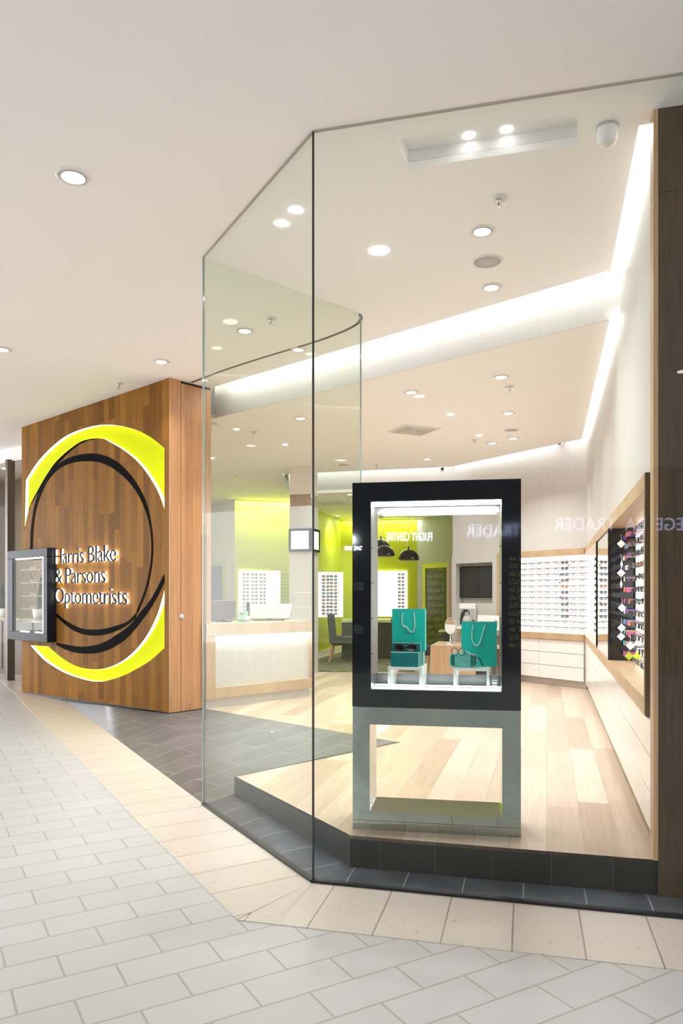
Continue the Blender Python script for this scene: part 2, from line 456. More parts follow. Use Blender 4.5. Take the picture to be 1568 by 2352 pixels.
def band(name, p0, p1, w0, w1, mat_, miter0=0.0, miter1=0.0, label='', z=0.0, cuts=(0, 1), th=0.012):
    """flat strip along p0->p1, from offset w0 to w1 on the left of the line"""
    d = (p1 - p0).normalized(); L = (p1 - p0).length; Mf = frame(p0, d)
    vs, fs = [], []
    xs = [0.0]
    if d.dot(LD) > 0.99: xs += [(Bp - p0).length, (Bp - p0).length + SMAX]
    xs.append(L)
    bb = B()
    n = Vector((-d.y, d.x))
    for i, x in enumerate(xs):
        for wv in (w0, w1):
            xx = x + (miter0 * wv if i == 0 else (miter1 * wv if i == len(xs) - 1 else 0))
            wp = p0 + d * xx + n * wv
            for t in (-th, 0.0): vs.append((xx, wv, mallz(wp.x, wp.y) + z + t))
    for i in range(len(xs) - 1):
        a = i * 4; c = a + 4
        fs += [(a + 1, c + 1, c + 3, a + 3), (a, a + 2, c + 2, c), (a, c, c + 1, a + 1), (a + 2, a + 3, c + 3, c + 2)]
    fs += [(0, 1, 3, 2), (len(vs) - 4, len(vs) - 2, len(vs) - 1, len(vs) - 3)]
    bb.add(vs, fs)
    return setting(bb.make(name, mat_, M=Mf), label, 'floor border')

tan22 = math.tan(math.radians(22.5))
band('floor_border_front', A, A + GD * 9, -0.515, 0.0, M_trav, miter0=tan22, label='cream travertine border tiles on the walkway along the front glass')
band('floor_border_left', A, A + LD * 11.0, 0.0, 0.515, M_trav, miter0=-tan22, label='cream travertine border tiles on the walkway running towards the timber sign wall')

# slate inside the glass line, then the ramp of the entrance
band('floor_slate_front', A, A + GD * 9, 0.0, 0.262, M_slate_edge, miter0=-tan22, label='narrow dark slate strip between the front glass and the black plinth', z=-0.001)
P_corner = Vector((0.050, 4.080)); P1 = Vector((-0.785, 5.42)); TIP = at_z(912, 1704, HP)
Wd0 = at_z(467, 1627, HP)
sb = B()
def rz(p): return p
slate = [(A.x, A.y, 0.0), (P_corner.x, P_corner.y, 0.0), (P1.x, P1.y, 0.045), (Bp.x, Bp.y, 0.0)]
sb.add([(v[0], v[1], v[2]) for v in slate] + [(v[0], v[1], v[2] - 0.02) for v in slate], [(0, 1, 2, 3), (4, 7, 6, 5), (0, 4, 5, 1), (1, 5, 6, 2), (2, 6, 7, 3), (3, 7, 4, 0)])
SFL = frame(A, LD); _si = SFL.inverted()
sb.v = [tuple(_si @ Vector(v_)) for v_ in sb.v]
setting(sb.make('floor_slate_left', M_slate_edge, M=SFL), 'narrow dark slate strip between the angled left glass and the plinth', 'floor')
rb = B()
Lfar = A + LD * 8.0
ramp_pts = [(Bp.x, Bp.y, 0.0), (P1.x, P1.y, 0.045), (TIP.x, TIP.y, HP), (Wd0.x, Wd0.y, HP), (SR.x, SR.y, HP),
            (SL.x + SD.x * 1.2, SL.y + SD.y * 1.2, 0.105), (Lfar.x, Lfar.y, mallz(Lfar.x, Lfar.y) + 0.001)]
Lm = Bp + LD * SMAX
SLF = frame((0, 0), (SR2 - SR)); SLI = SLF.inverted()
loc = [SLI @ Vector(p) for p in ramp_pts] + [SLI @ Vector((Lm.x, Lm.y, 0.091))]
rb.add(loc, [(0, 1, 2), (0, 2, 3), (0, 3, 4), (0, 4, 7), (7, 4, 5), (7, 5, 6)], 0, True)
setting(rb.make('floor_entrance', M_slate, M=SLF), 'dark slate ramp through the open shop entrance', 'floor')

# raised timber floor with the black plinth
G0 = A + Vector((0.242, 0.970)) * 0.258
E_right = P_corner + GD * 1.56
wood_poly = [(P1.x, P1.y), (P_corner.x, P_corner.y), (E_right.x, E_right.y), (4.6, 3.3), (6, 19.2), (-3.8, 19.2), (-3.42, 10.5), (-2.6, 9.7), (Wd0.x - 0.004, Wd0.y + 0.004), (Wd0.x, Wd0.y), (TIP.x, TIP.y)]
wb = B(); wb.prism(wood_poly, HP - 0.02, HP)
setting(wb.make('floor_shop', M_oakfloor), 'light oak board floor raised inside the optician shop', 'floor')
pl = B()
PF = frame(P_corner, GD)
L1 = (P1 - P_corner).length
pb = B(); pb.box(0, 1.62, 0, 0.06, 0.0, HP - 0.002)
setting(pb.make('trim_plinth_front', M_plinth, M=PF), 'black tiled plinth face under the raised timber floor, parallel to the front glass', 'plinth')
PF2 = frame(P1, P_corner - P1)
pb = B(); pb.box(0, L1 - 0.004, 0.0, 0.05, -0.0, HP - 0.002)
setting(pb.make('trim_plinth_left', M_plinth, M=PF2), 'dark tiled plinth face under the raised floor behind the angled left glass', 'plinth')
# slim dark edge of the raised floor beside the ramp
PF3 = frame(P1, TIP.xy - P1); L3 = (TIP.xy - P1).length
pb = B(); pb.prism_y([(0.0, 0.04), (L3, HP - 0.02), (L3, HP + 0.001), (0, HP + 0.001)], -0.035, -0.005)
setting(pb.make('trim_ramp_edge', M_joint, M=PF3), 'thin dark edging between the slate ramp and the raised timber floor', 'edging')

# ------------------------------------------------------------------ ceilings
def slab(name, poly, z0, z1, m, label):
    b = B(); b.prism([(p[0], p[1]) for p in poly], z0, z1)
    return setting(b.make(name, m), label, 'ceiling')
E1 = Vector((2.005, 5.515)); cdir = Vector((-0.7475, 0.664)); cn = Vector((0.664, 0.7475))
E2 = E1 + cdir * 4.72
# recess near the front glass: four ceiling pieces around it
rc = [at_z(937, 388, ZC), at_z(1325, 330, ZC), at_z(1325, 262, ZC), at_z(910, 318, ZC)]
me = flat_shape([[(-14, -9), (9, -9), (9, 1.97), (1.72, 3.787), (1.614, 3.797), (1.534, 3.819), E1, E2, (SR2.x, SR2.y + 0.1), (-4.9, 11.75), (-14, 11.75)], [(p.x, p.y) for p in rc]], 0.02, [M_ceil])
setting(link('ceiling', me, None, T(0, 0, ZC + 0.02)), 'flat off-white ceiling over the walkway and the front of the shop', 'ceiling')
b = B(); n4 = [Vector((p.x, p.y)) for p in rc]
for i in range(4):
    p, q = n4[i], n4[(i + 1) % 4]; d = (q - p).normalized(); n = Vector((d.y, -d.x)) * 0.02
    b.prism([p, q, q + n, p + n] if False else [tuple(p), tuple(q), tuple(q - n), tuple(p - n)], ZC + 0.038, ZC + 0.10)
b.prism([tuple(p) for p in n4], ZC + 0.10, ZC + 0.12)
setting(b.make('ceiling_recess', M_ceil), 'shallow rectangular recess in the ceiling just inside the front glass', 'ceiling')
# bulkhead between front and middle ceiling
F1 = E1 + cn * 0.2 + cdir * -0.35; BK = frame(F1, cdir)
b = B(); b.box(0.0, 5.25, -0.006, 0.0, ZL, 4.25); b.box(0.0, 5.25, -0.18, -0.0061, ZL + 0.052, 4.25)
setting(b.make('wall_bulkhead', M_wallpaper, M=BK), 'white bulkhead washed by a hidden light strip between front and middle ceilings', 'bulkhead')
C1 = Vector((3.28, 10.1)); C2 = Vector((1.83, 12.32)); C3 = Vector((-1.04, 13.07))
Q1 = F1 + cdir * 0.44 + cn * 0.0065
slab('ceiling_middle', [Q1, C1, C2, C3, (-0.95, 15.2), (-0.75, 18.6), (-3.80, 18.9), (-3.42, 10.5), F1 + cdir * 5.2 + cn * 0.0065], ZL, ZL + 0.05, M_ceil, 'off-white middle ceiling of the shop behind the bulkhead')
SB2 = frame(K2 + Vector((0.02, 0)), (-0.9675, 0.253))
b = B(); b.box(0, 2.93, -0.3, 0.0, ZB + 0.012, 4.25)
setting(b.make('wall_bulkhead_rear', M_wallpaper, M=SB2), 'white bulkhead above the rear consulting area, lit from a hidden strip', 'bulkhead')
slab('ceiling_rear', [K2, K2 + Vector((-0.9675, 0.253)) * 2.9, (-0.9, 19.0), (6, 19.0), (6, 12.0)], ZB, ZB + 0.05, M_ceil, 'low white ceiling over the rear consulting area')
slab('ceiling_roof', [(-3.9, 10.6), (-1.9, 8.6), (1.0, 3.4), (9, 1.4), (9, 19.4), (-3.9, 19.4)], 4.25, 4.3, M_white, 'roof slab above the hidden light strips')

# ------------------------------------------------------------------ walls
b = B(); b.box(4.075, 11.5, -1.0, -0.53, 2.155, 4.25)
setting(b.make('wall_right', M_wallpaper, M=RWF), 'pale streaked wallpaper on the right wall above the display frames', 'wall')
b = B(); b.box(4.075, 11.5, -1.0, -0.80, 0, 2.155)
setting(b.make('wall_right_lower', M_white, M=RWF), 'white wall behind the right hand displays', 'wall')
b = B(); b.box(-0.35, 2.668, -0.5, -0.02, 2.155, 4.25)
setting(b.make('wall_back_right', M_wallpaper, M=BWF), 'pale wallpaper above the rear eyewear rack', 'wall')
b = B()
b.box(-0.4, 1.64, -0.5, -0.30, 0, 2.155)
b.box(1.64, 1.74, -0.5, 0.0, 0, 2.155)
b.box(1.74, 2.57, -0.5, 0.0, 0, 1.36); b.box(1.74, 2.57, -0.5, 0.0, 2.02, 2.155); b.box(1.74, 2.57, -0.5, -0.14, 1.36, 2.02)
b.box(2.57, 2.668, -0.5, 0.0, 0, 2.155)
setting(b.make('wall_back', M_wallpaper, M=BWF), 'pale wallpapered wall with a recess for a screen beside the eyewear rack', 'wall')
# far walls of the consulting area
def wall(name, p, q, z0, z1, m, th, label):
    b = B(); b.box(0, (q - p).length, -th, 0, z0, z1)
    return setting(b.make(name, m, M=frame(p, q - p)), label, 'wall')
def atz2(px, py, z): return at_z(px, py, z).xy
W0 = atz2(476, 1161, ZL); W1 = atz2(539, 1147, ZL); W2 = atz2(700, 1156, ZL)
W3 = Vector((-0.02, 17.85)); W3a = Vector((-0.72, 14.95)); W4 = at_d(958, 1366, 17.6).xy; W5 = at_d(1046, 1366, 16.3).xy
wall('wall_green_side', W3, W3a, 0, 4.25, M_lime, 0.1, 'lime green side wall behind the dining style chair')
wall('wall_green_left', W2 + Vector((0.3, 0.03)), W1, 0, 4.25, M_lime, 0.1, 'lime green wall carrying the left white eyewear panel')
wall('wall_white_left', W1, W0 + (W0 - W1) * 0.6, 0, 4.25, M_white, 0.1, 'white wall left of the lime green wall, behind the reception counter')
wall('wall_green_rear', W4 + (W4 - W3).normalized() * 0.0, W3, 0, 4.25, M_lime, 0.1, 'lime green rear wall behind the pendant lamps')
wall('wall_grey_rear', W5 + (W5 - W4) * 1.2, W4, 0, 4.25, M_greywall, 0.1, 'grey wall around the lime framed doorway')
wall('wall_left', Vector((-3.80, 19.2)), Vector((-3.42, 10.45)), 0, 4.25, M_white, -0.1, 'plain white wall closing the shop behind the sign wall')
wall('wall_rear_closing', Vector((6, 12.2)), Vector((6, 19.4)), 0, 4.25, M_white, 0.1, 'plain white wall closing the rear area')
wall('baseboard_green', W3 + Vector((-0.012, 0.01)), W3a + Vector((0.01, 0)), HP, HP + 0.11, M_white, -0.015, 'white skirting under the lime green side wall')
wall('baseboard_rear', W4, W3, HP, HP + 0.11, M_white, -0.015, 'white skirting under the lime green rear wall')
wall('wall_front_right', Vector((9.2, 1.67)), Vector((1.576, 3.685)) + GD * 1.45, 0, 3.92, M_darkwood, 0.4, 'dark unlit oak shopfront wall continuing to the right') if False else None
CF = frame(Vector((1.576, 3.685)), GD)
b = B(); b.box(0, 7.6, 0.0, 0.10, 0.0, 3.50); 
setting(b.make('wall_front_right', M_darkwood, M=CF), 'dark unlit oak clad wall at the right end of the glass shopfront', 'wall')
b = B(); b.box(0, 7.6, -0.001, 0.10, 3.502, 3.92)
setting(b.make('trim_front_right', M_darkwood, M=CF), 'dark unlit oak panel above the clad wall at the right end of the shopfront', 'wall')
b = B(); b.box(-0.022, 0.0, 0.0, 0.10, HP, 3.92)
setting(b.make('trim_front_right_edge', M_oakv, M=CF), 'thin pale timber edge beside the dark unlit oak clad wall', 'trim')

# ------------------------------------------------------------------ hidden light strips
def cove(name, p, q, z, wpm, col, width=0.10, tilt=0.0, label=None):
    d = (q - p); L = d.length; Mf = frame((p + q) / 2, d, z)
    rot = Matrix.Rotation(tilt, 4, 'X')
    area_light(name, Mf @ rot, L, width, wpm * L, col)
off = cn * 0.10
cove('cove_lamp_front', E1 + off - cdir * 0.05, E1 + off + cdir * 4.6, 4.02, COVE_W, COVE_COL)
RV = Vector((0.2674, 0.9636)); RNn = Vector((0.9636, -0.2674))
def rw(a, c): return RV * a + RNn * c
M_cove = simple('cove light diffuser', (1, 1, 1), 0.4, emit=(0.95, 0.98, 1.0), es=4.5)
b = B(); b.box(4.10, 5.86, -0.5295, -0.4575, ZC + 0.008, ZC + 0.014)
setting(b.make('trim_cove_light_front', M_cove, M=RWF), 'glowing light strip in the slot between the front ceiling and the right wall', 'light strip')
b = B(); b.box(6.02, 10.62, -0.5295, -0.4625, ZL + 0.008, ZL + 0.014)
setting(b.make('trim_cove_light_middle', M_cove, M=RWF), 'glowing light strip in the slot between the middle ceiling and the right wall', 'light strip')
cove('cove_lamp_back', C1 + Vector((0.10, 0.05)), C2 + Vector((0.07, 0.09)), 3.74, COVE_W * 0.8, COVE_COL, 0.08)
cove('cove_lamp_rear', C2 + Vector((0, 0.09)), C3 + Vector((0, 0.09)), 3.74, COVE_W * 0.8, COVE_COL, 0.08)
def wash(p, q, z, inset=0.10, k=1.0):
    d = (q - p).normalized(); n = Vector((-d.y, d.x)); Mf = frame((p + q) / 2 + n * inset, d, z)
    st = B(); st.box(-(q - p).length / 2, (q - p).length / 2, -0.03, 0.03, 0.004, 0.03)
    area_light('wall_wash_lamp', Mf, (q - p).length, 0.05, k * LIME_W * 2.2 * (q - p).length, (1, 0.98, 0.9))
wash(W2 - Vector((0.05, 0)), W1 + Vector((0.05, 0)), ZL - 0.012, 0.16, 2.6)
wash(W4, W3 + Vector((0.1, 0)), ZB - 0.012)

# ------------------------------------------------------------------ glass shopfront
def pane(name, p, q, z0, z1, m, label, th=0.012, inset0=0.003, inset1=0.003):
    d = q - p; L = d.length; Mf = frame(p, d)
    b = B(); b.box(inset0, L - inset1, -th / 2, th / 2, z0, z1)
    o = b.make(name, m, M=Mf); setting(o, label, 'window'); return o
w1 = pane('window_1', A, G2, 0.012, ZC - 0.004, M_glass, 'tall clear glass pane of the shopfront facing the walkway')
w2 = pane('window_2', Bp, A, 0.012, ZC - 0.004, glass('angled shopfront glass', (0.975, 0.99, 0.982), gain=0.25), 'tall glass pane angled back along the left of the shopfront')
w3 = pane('window_3', Cp, Bp, 0.03, ZC - 0.004, M_glass_green, 'greenish glass pane along the ramp edge inside the entrance', inset0=0.02)
def strip(name, p, q, z0, z1, t, m, label, cat='trim'):
    d = q - p; b = B(); b.box(-0.002, d.length + 0.002, -t / 2, t / 2, z0, z1)
    return setting(b.make(name, m, M=frame(p, d)), label, cat)
strip('trim_glass_foot_front', A, G2 + GD * 5, 0.0, 0.014, 0.03, M_joint, 'black channel at the foot of the front glass')
strip('trim_glass_foot_left', Bp, A, 0.0, 0.014, 0.03, M_joint, 'black channel at the foot of the angled left glass')
strip('trim_glass_head_front', A, G2, ZC - 0.006, ZC, 0.016, simple('grey channel', (0.42, 0.38, 0.33), 0.5), 'thin channel at the head of the front glass')
strip('trim_glass_head_left', Bp, A, ZC - 0.006, ZC, 0.016, bpy.data.materials['grey channel'], 'thin channel at the head of the angled left glass')
b = B(); b.box(-0.005, 0.005, -0.005, 0.005, 0.0, ZC - 0.004)
setting(b.make('trim_glass_corner', M_joint, M=frame(A, Vector((1, 0.25)))), 'black upright joint where the front and left glass panes meet', 'trim')
b = B(); b.box(-0.006, 0.006, -0.006, 0.006, 0.0, ZC - 0.004)
setting(b.make('trim_glass_end', simple('green glass edge', (0.25, 0.32, 0.28), 0.1), M=frame(Bp, LD)), 'polished green edge of the angled left glass at the entrance', 'trim')
b = B(); b.box(-0.005, 0.005, -0.005, 0.005, HP, ZC - 0.004)
setting(b.make('trim_glass_inner_end', bpy.data.materials['green glass edge'], M=frame(Cp, LD)), 'polished end edge of the greenish inner glass pane', 'trim')
# curved track of the sliding entrance panels in the ceiling
tr = [at_z(440, 878, ZC), at_z(520, 848, ZC), at_z(620, 816, ZC), at_z(720, 786, ZC), at_z(780, 764, ZC), at_z(810, 750, ZC), at_z(824, 740, ZC), at_z(829, 730, ZC), at_z(826, 721, ZC)]
sp = spline_pts([(p.x, p.y) for p in tr], 5)
b = B()
for i in range(len(sp) - 1):
    p, q = Vector(sp[i]), Vector(sp[i + 1]); d = (q - p).normalized(); n = Vector((-d.y, d.x)) * 0.013
    b.add([(*(p + n), ZC - 0.004), (*(p - n), ZC - 0.004), (*(q - n), ZC - 0.004), (*(q + n), ZC - 0.004), (*(p + n), ZC + 0.001), (*(p - n), ZC + 0.001), (*(q - n), ZC + 0.001), (*(q + n), ZC + 0.001)],
          [(0, 1, 2, 3), (0, 4, 5, 1), (2, 6, 7, 3), (1, 5, 6, 2), (3, 7, 4, 0)])
setting(b.make('trim_door_track', M_bronze), 'curved dark track of the sliding entrance door in the ceiling', 'track')
# ------------------------------------------------------------------ timber sign wall
def swp(x, y):            # reference outline -> metres on the sign wall face
    return on_frame(SWF, x / 2.8, 840 + y / 2.8)
def vx(x): return swp(x, 1000)[0]
TH = 0.573
ZS = 0.0
nx = 1.02; nz0, nz1 = 0.885, 2.11
outer = [(0, 0.10), (SLEN, HP + 0.012), (SLEN, ZC), (0, ZC), (0, nz1), (nx, nz1), (nx, nz0), (0, nz0)]
up_out = spline_pts([(1057, 530), (960, 455), (850, 405), (700, 378), (560, 395), (400, 462), (250, 600), (160, 735)])
up_in = spline_pts([(185, 920), (240, 810), (310, 690), (400, 580), (520, 490), (640, 467), (700, 490), (800, 550), (900, 640), (1000, 790), (1057, 935)])
up_px = up_out + [(152, 1065)] + up_in
lo_out = spline_pts([(190, 1798), (240, 1855), (300, 1910), (420, 1980), (560, 2025), (640, 2032), (700, 2022), (780, 1998), (850, 1965), (960, 1900), (1057, 1815)])
lo_in = spline_pts([(1057, 1420), (1000, 1610), (920, 1760), (820, 1870), (720, 1930), (620, 1953), (500, 1935), (400, 1880), (310, 1805)])
lo_px = lo_out + lo_in
up_h = [swp(*p) for p in up_px]; lo_h = [swp(*p) for p in lo_px]
def inset(poly, d):
    n = len(poly); a = sum(poly[i][0] * poly[(i + 1) % n][1] - poly[(i + 1) % n][0] * poly[i][1] for i in range(n))
    s = 1 if a > 0 else -1; out = []
    for i in range(n):
        p, q, r = Vector(poly[i - 1]), Vector(poly[i]), Vector(poly[(i + 1) % n])
        e1, e2 = (q - p), (r - q)
        if e1.length < 1e-6 or e2.length < 1e-6: out.append(poly[i]); continue
        n1 = Vector((-e1.y, e1.x)).normalized() * s; n2 = Vector((-e2.y, e2.x)).normalized() * s
        m = n1 + n2
        m = m.normalized() * (d / max(0.5, m.normalized().dot(n1))) if m.length > 0.3 else n1 * d
        out.append((q.x + m.x, q.y + m.y))
    return out
me = flat_shape([outer, up_h, lo_h], 0.03, [M_signwood])
# bake the upright into the mesh so that local x runs along the wall and local z is up
for v in me.vertices:
    x, y, z = v.co; v.co = (x, 0.03 - z, y)
o = link('wall_sign', me, None, SWF)
setting(o, 'wall of upright brown timber boards carrying the round illuminated shop sign', 'wall')
b = B(); 
b.prism_y([(0.02, 0.11), (SLEN - 0.004, HP), (SLEN - 0.004, ZC - 0.002), (0.02, ZC - 0.002), (0.02, nz1 + 0.02), (nx + 0.01, nz1 + 0.02), (nx + 0.01, nz0 - 0.02), (0.02, nz0 - 0.02)], 0.105, TH - 0.004)
setting(b.make('wall_sign_core', M_sidewood, M=SWF), 'deep core of the timber sign wall', 'wall')
b = B(); b.box(0.01, SLEN - 0.01, 0.02, 0.09, 0.02, HP + 0.012)
setting(b.make('baseboard_sign', M_joint, M=SWF), 'dark recessed skirting under the timber sign wall', 'baseboard')
# side cladding with the concealed entrance panel
b = B()
g = [0.0, 0.147, 0.153, 0.505, 0.511, TH]
for i in (0, 2, 4): b.box(-0.004, 0.014, g[i] if i else 0.0, g[i + 1], HP + 0.008, ZC if i == 0 else ZC - 0.03)
setting(b.make('trim_sign_side', M_sidewood, M=SWF @ T(SLEN, 0, 0)), 'pale oak boards with two dark grooves on the end of the sign wall', 'wall end')
b = B(); b.box(-0.006, 0.004, 0.14, TH - 0.002, HP + 0.002, ZC - 0.002)
setting(b.make('trim_sign_groove', M_joint, M=SWF @ T(SLEN, 0, 0)), 'dark shadow gaps between the pale oak boards of the wall end', 'trim')
lk = at_d(417, 1416, 1)
MS = SWF @ T(SLEN + 0.014, 0, 0) @ RZ(math.pi / 2)
lx, lz = on_frame(MS, 417, 1416)
b = B(); b.lathe([(0.0, 0.012), (0.022, 0.012), (0.026, 0.006), (0.026, 0.0)], seg=24)
lock = thing('door_lock', 'small round white lock on the pale oak end panel of the sign wall', 'lock', MS @ T(lx, 0, lz) @ UPRIGHT)
b.make('cover_plate', M_paper, lock)
b = B(); b.lathe([(0.0, 0.014), (0.006, 0.014), (0.006, 0.010)], seg=12); b.make('keyhole', M_joint, lock)

sign = thing('shop_sign', 'round illuminated optometrist sign of lime crescents, black rings and glowing letters on timber wall', 'sign', SWF @ T(0, 0, 0))
for nm, h in (('crescent_panel', up_h), ('crescent_panel', lo_h)):
    b = B(); b.prism_y(inset(h, -0.004), 0.062, 0.10)
    b.make(nm, M_limelit, sign)['label'] = 'lime glowing crescent'
for h in (up_h, lo_h):
    b = B(); n = len(h); ins = inset(h, 0.003)
    vs = [(p[0], 0.014, p[1]) for p in ins] + [(p[0], 0.060, p[1]) for p in ins] + [(p[0], 0.014, p[1]) for p in h] + [(p[0], 0.060, p[1]) for p in h]
    fs = []
    for i in range(n):
        j = (i + 1) % n
        fs += [(i, j, n + j, n + i), (2 * n + i, 3 * n + i, 3 * n + j, 2 * n + j), (i, 2 * n + i, 2 * n + j, j), (n + i, n + j, 3 * n + j, 3 * n + i)]
    b.add(vs, fs); b.make('light_rim', M_limerim, sign)['label'] = 'white lit rim of crescent'
RINGS = [
 (spline_pts([(640, 467), (580, 472), (520, 490), (460, 530), (400, 580), (350, 632), (310, 690), (270, 755), (240, 810), (210, 865), (185, 920)]),
  spline_pts([(197, 895), (237, 830), (266, 790), (303, 725), (343, 672), (384, 620), (432, 570), (502, 512), (572, 480)])),
 (spline_pts([(195, 1185), (200, 1060), (215, 940), (240, 840), (290, 735), (365, 645), (450, 590), (560, 566), (650, 572), (740, 610), (820, 680), (890, 775), (940, 880), (972, 1010), (985, 1150), (978, 1280), (945, 1440), (885, 1590)]),
  spline_pts([(879, 1578), (935, 1435), (967, 1280), (975, 1150), (962, 1020), (928, 910), (878, 810), (818, 735), (738, 667), (650, 624), (560, 614), (470, 624), (380, 662), (308, 740), (268, 820), (240, 900), (222, 985), (214, 1060), (208, 1185)])),
 (spline_pts([(365, 1594), (440, 1650), (520, 1688), (600, 1697), (680, 1690), (760, 1668), (825, 1642), (884, 1583)]),
  spline_pts([(872, 1622), (820, 1665), (760, 1700), (680, 1728), (600, 1735), (520, 1722), (440, 1680), (365, 1612)])),
 (spline_pts([(1057, 1340), (980, 1490), (900, 1592), (830, 1675), (760, 1725), (680, 1775), (600, 1800), (500, 1806), (365, 1780)]),
  spline_pts([(365, 1797), (430, 1827), (500, 1847), (600, 1850), (680, 1832), (760, 1792), (830, 1737), (900, 1652), (980, 1542), (1057, 1395)])),
]
for i, (p, q) in enumerate(RINGS):
    poly = [swp(*t) for t in p + q]
    me = flat_shape([poly], 0.002, [M_blackmatt])
    for v in me.vertices:
        x, y, z = v.co; v.co = (x, -0.003 - i * 0.0006 - z, y)
    link('ring_band', me, sign)['label'] = 'black ring band'
M_halo = simple('white letter glow', (1, 1, 1), 0.4, emit=(1, 0.95, 0.88), es=3.0)
M_letter = simple('dark bronze letter', (0.010, 0.008, 0.006), 0.45, spec=0.06)
def split_letters(me):
    bm = bmesh.new(); bm.from_mesh(me); bm.verts.ensure_lookup_table()
    seen, isl = set(), []
    for v in bm.verts:
        if v.index in seen: continue
        st_, comp = [v], []
        seen.add(v.index)
        while st_:
            q = st_.pop(); comp.append(q.index)
            for e in q.link_edges:
                o_v = e.other_vert(q)
                if o_v.index not in seen: seen.add(o_v.index); st_.append(o_v)
        xs = [me.vertices[i].co.x for i in comp]; isl.append([min(xs), max(xs), comp])
    bm.free()
    isl.sort(key=lambda t: t[0]); groups = []
    for a_, b_, c_ in isl:
        for g_ in groups:
            ov = min(b_, g_[1]) - max(a_, g_[0])
            if ov > 0.65 * min(b_ - a_, g_[1] - g_[0]):
                g_[0] = min(g_[0], a_); g_[1] = max(g_[1], b_); g_[2] += c_; break
        else: groups.append([a_, b_, list(c_)])
    out = []
    for a_, b_, c_ in groups:
        mp = {i: k for k, i in enumerate(sorted(c_))}
        nm_ = bpy.data.meshes.new('letter')
        nm_.from_pydata([me.vertices[i].co[:] for i in sorted(c_)], [], [[mp[i] for i in p.vertices] for p in me.polygons if p.vertices[0] in mp])
        for m_ in me.materials: nm_.materials.append(m_)
        out.append(nm_)
    return out
lines = [('Harris Blake', 1.075, 1.908, 1.535, 0.2185), ('& Parsons', 1.075, 1.65, 1.29, 0.2185), ('Optometrists', 1.075, 1.385, 1.775, 0.2185)]
for txt, x, z, wd, cap in lines:
    sz = cap / 0.72
    for nm, y0, ext, mm, off in (('lettering', -0.046, 0.006, M_letter, -0.004), ('letter_glow', -0.026, 0.0135, M_halo, -0.008)):
        me = text_mesh(txt, sz, ext, [mm], wd, off, 0.92)
        for v in me.vertices:
            a_, b_, c_ = v.co; v.co = (a_ + x, y0 - c_, b_ + z)
        for lm in split_letters(me):
            link('letter' if nm == 'lettering' else 'letter_glow', lm, sign)['label'] = 'dark bronze letter' if nm == 'lettering' else 'glowing white letter body'

# black display case let into the left end of the sign wall
CASEY = -0.13
CM = SWF @ T(0, CASEY, 0)
x0, zt0 = on_frame(CM, 17, 1287); x1, zt1 = on_frame(CM, 108, 1258)
z_top = zt1; z_bot = on_frame(CM, 108, 1476)[1]
case = thing('wall_display_case', 'black framed glass display case jutting from the left end of the timber sign wall', 'display case', SWF @ T(0, CASEY, 0))
ft = 0.115
M_glass_anti = glass('non reflective case glass', (0.985, 0.99, 0.987), gain=0.12)
M_ledsoft = simple('soft led tube', (1, 1, 1), 0.4, emit=(1, 0.99, 0.97), es=6.0)
D_ = 0.44
def case_frame():
    b = B()
    b.box(x0, x1, 0, D_, z_top - ft, z_top); b.box(x0, x1, 0, D_, z_bot, z_bot + ft)
    b.box(x0, x0 + 0.17, 0, 0.05, z_bot + ft, z_top - ft); b.box(x1 - 0.10, x1, 0, D_, z_bot + ft, z_top - ft)
    return b
case_frame().make('casing', M_navy, case, bevel=0.004)
b = B(); b.box(x0 + 0.17, x1 - 0.10, 0.004, 0.010, z_bot + ft, z_top - ft); b.make('front_glass', M_glass_anti, case)
b = B(); b.box(x0 + 0.17, x1 - 0.10, D_ - 0.012, D_ - 0.006, z_bot + ft, z_top - ft); b.make('rear_glass', M_glass_anti, case)
b = B(); b.box(x0 + 0.004, x0 + 0.010, 0.05, D_ - 0.012, z_bot + ft, z_top - ft); b.make('side_glass', M_glass_anti, case)
for k in range(5):
    zz = z_bot + ft + 0.14 + k * (z_top - z_bot - 2 * ft - 0.2) / 4.6
    b = B(); b.box(x0 + 0.18, x1 - 0.11, 0.06, D_ - 0.05, zz, zz + 0.006); b.make('glass_shelf', M_acr, case)
b = B(); b.box(x0 + 0.2, x1 - 0.12, 0.03, 0.05, z_top - ft - 0.016, z_top - ft); b.make('light_tube', M_ledsoft, case)
b = B(); b.box(x0 + 0.3, x0 + 0.55, 0.05, 0.07, z_bot + ft, z_bot + ft + 0.014); b.make('light_tube', M_ledsoft, case)
b = B(); b.box(x0 + 0.75, x0 + 1.05, 0.05, 0.07, z_bot + ft, z_bot + ft + 0.014); b.make('light_tube', M_ledsoft, case)
b = B(); b.box(x1 - 0.17, x1 - 0.15, 0.02, 0.05, z_bot + ft, z_top - ft); b.make('chrome_post', M_chrome, case)
CASE_SHELF = [(z_bot + ft + 0.146 + k * (z_top - z_bot - 2 * ft - 0.2) / 4.6) for k in range(5)]

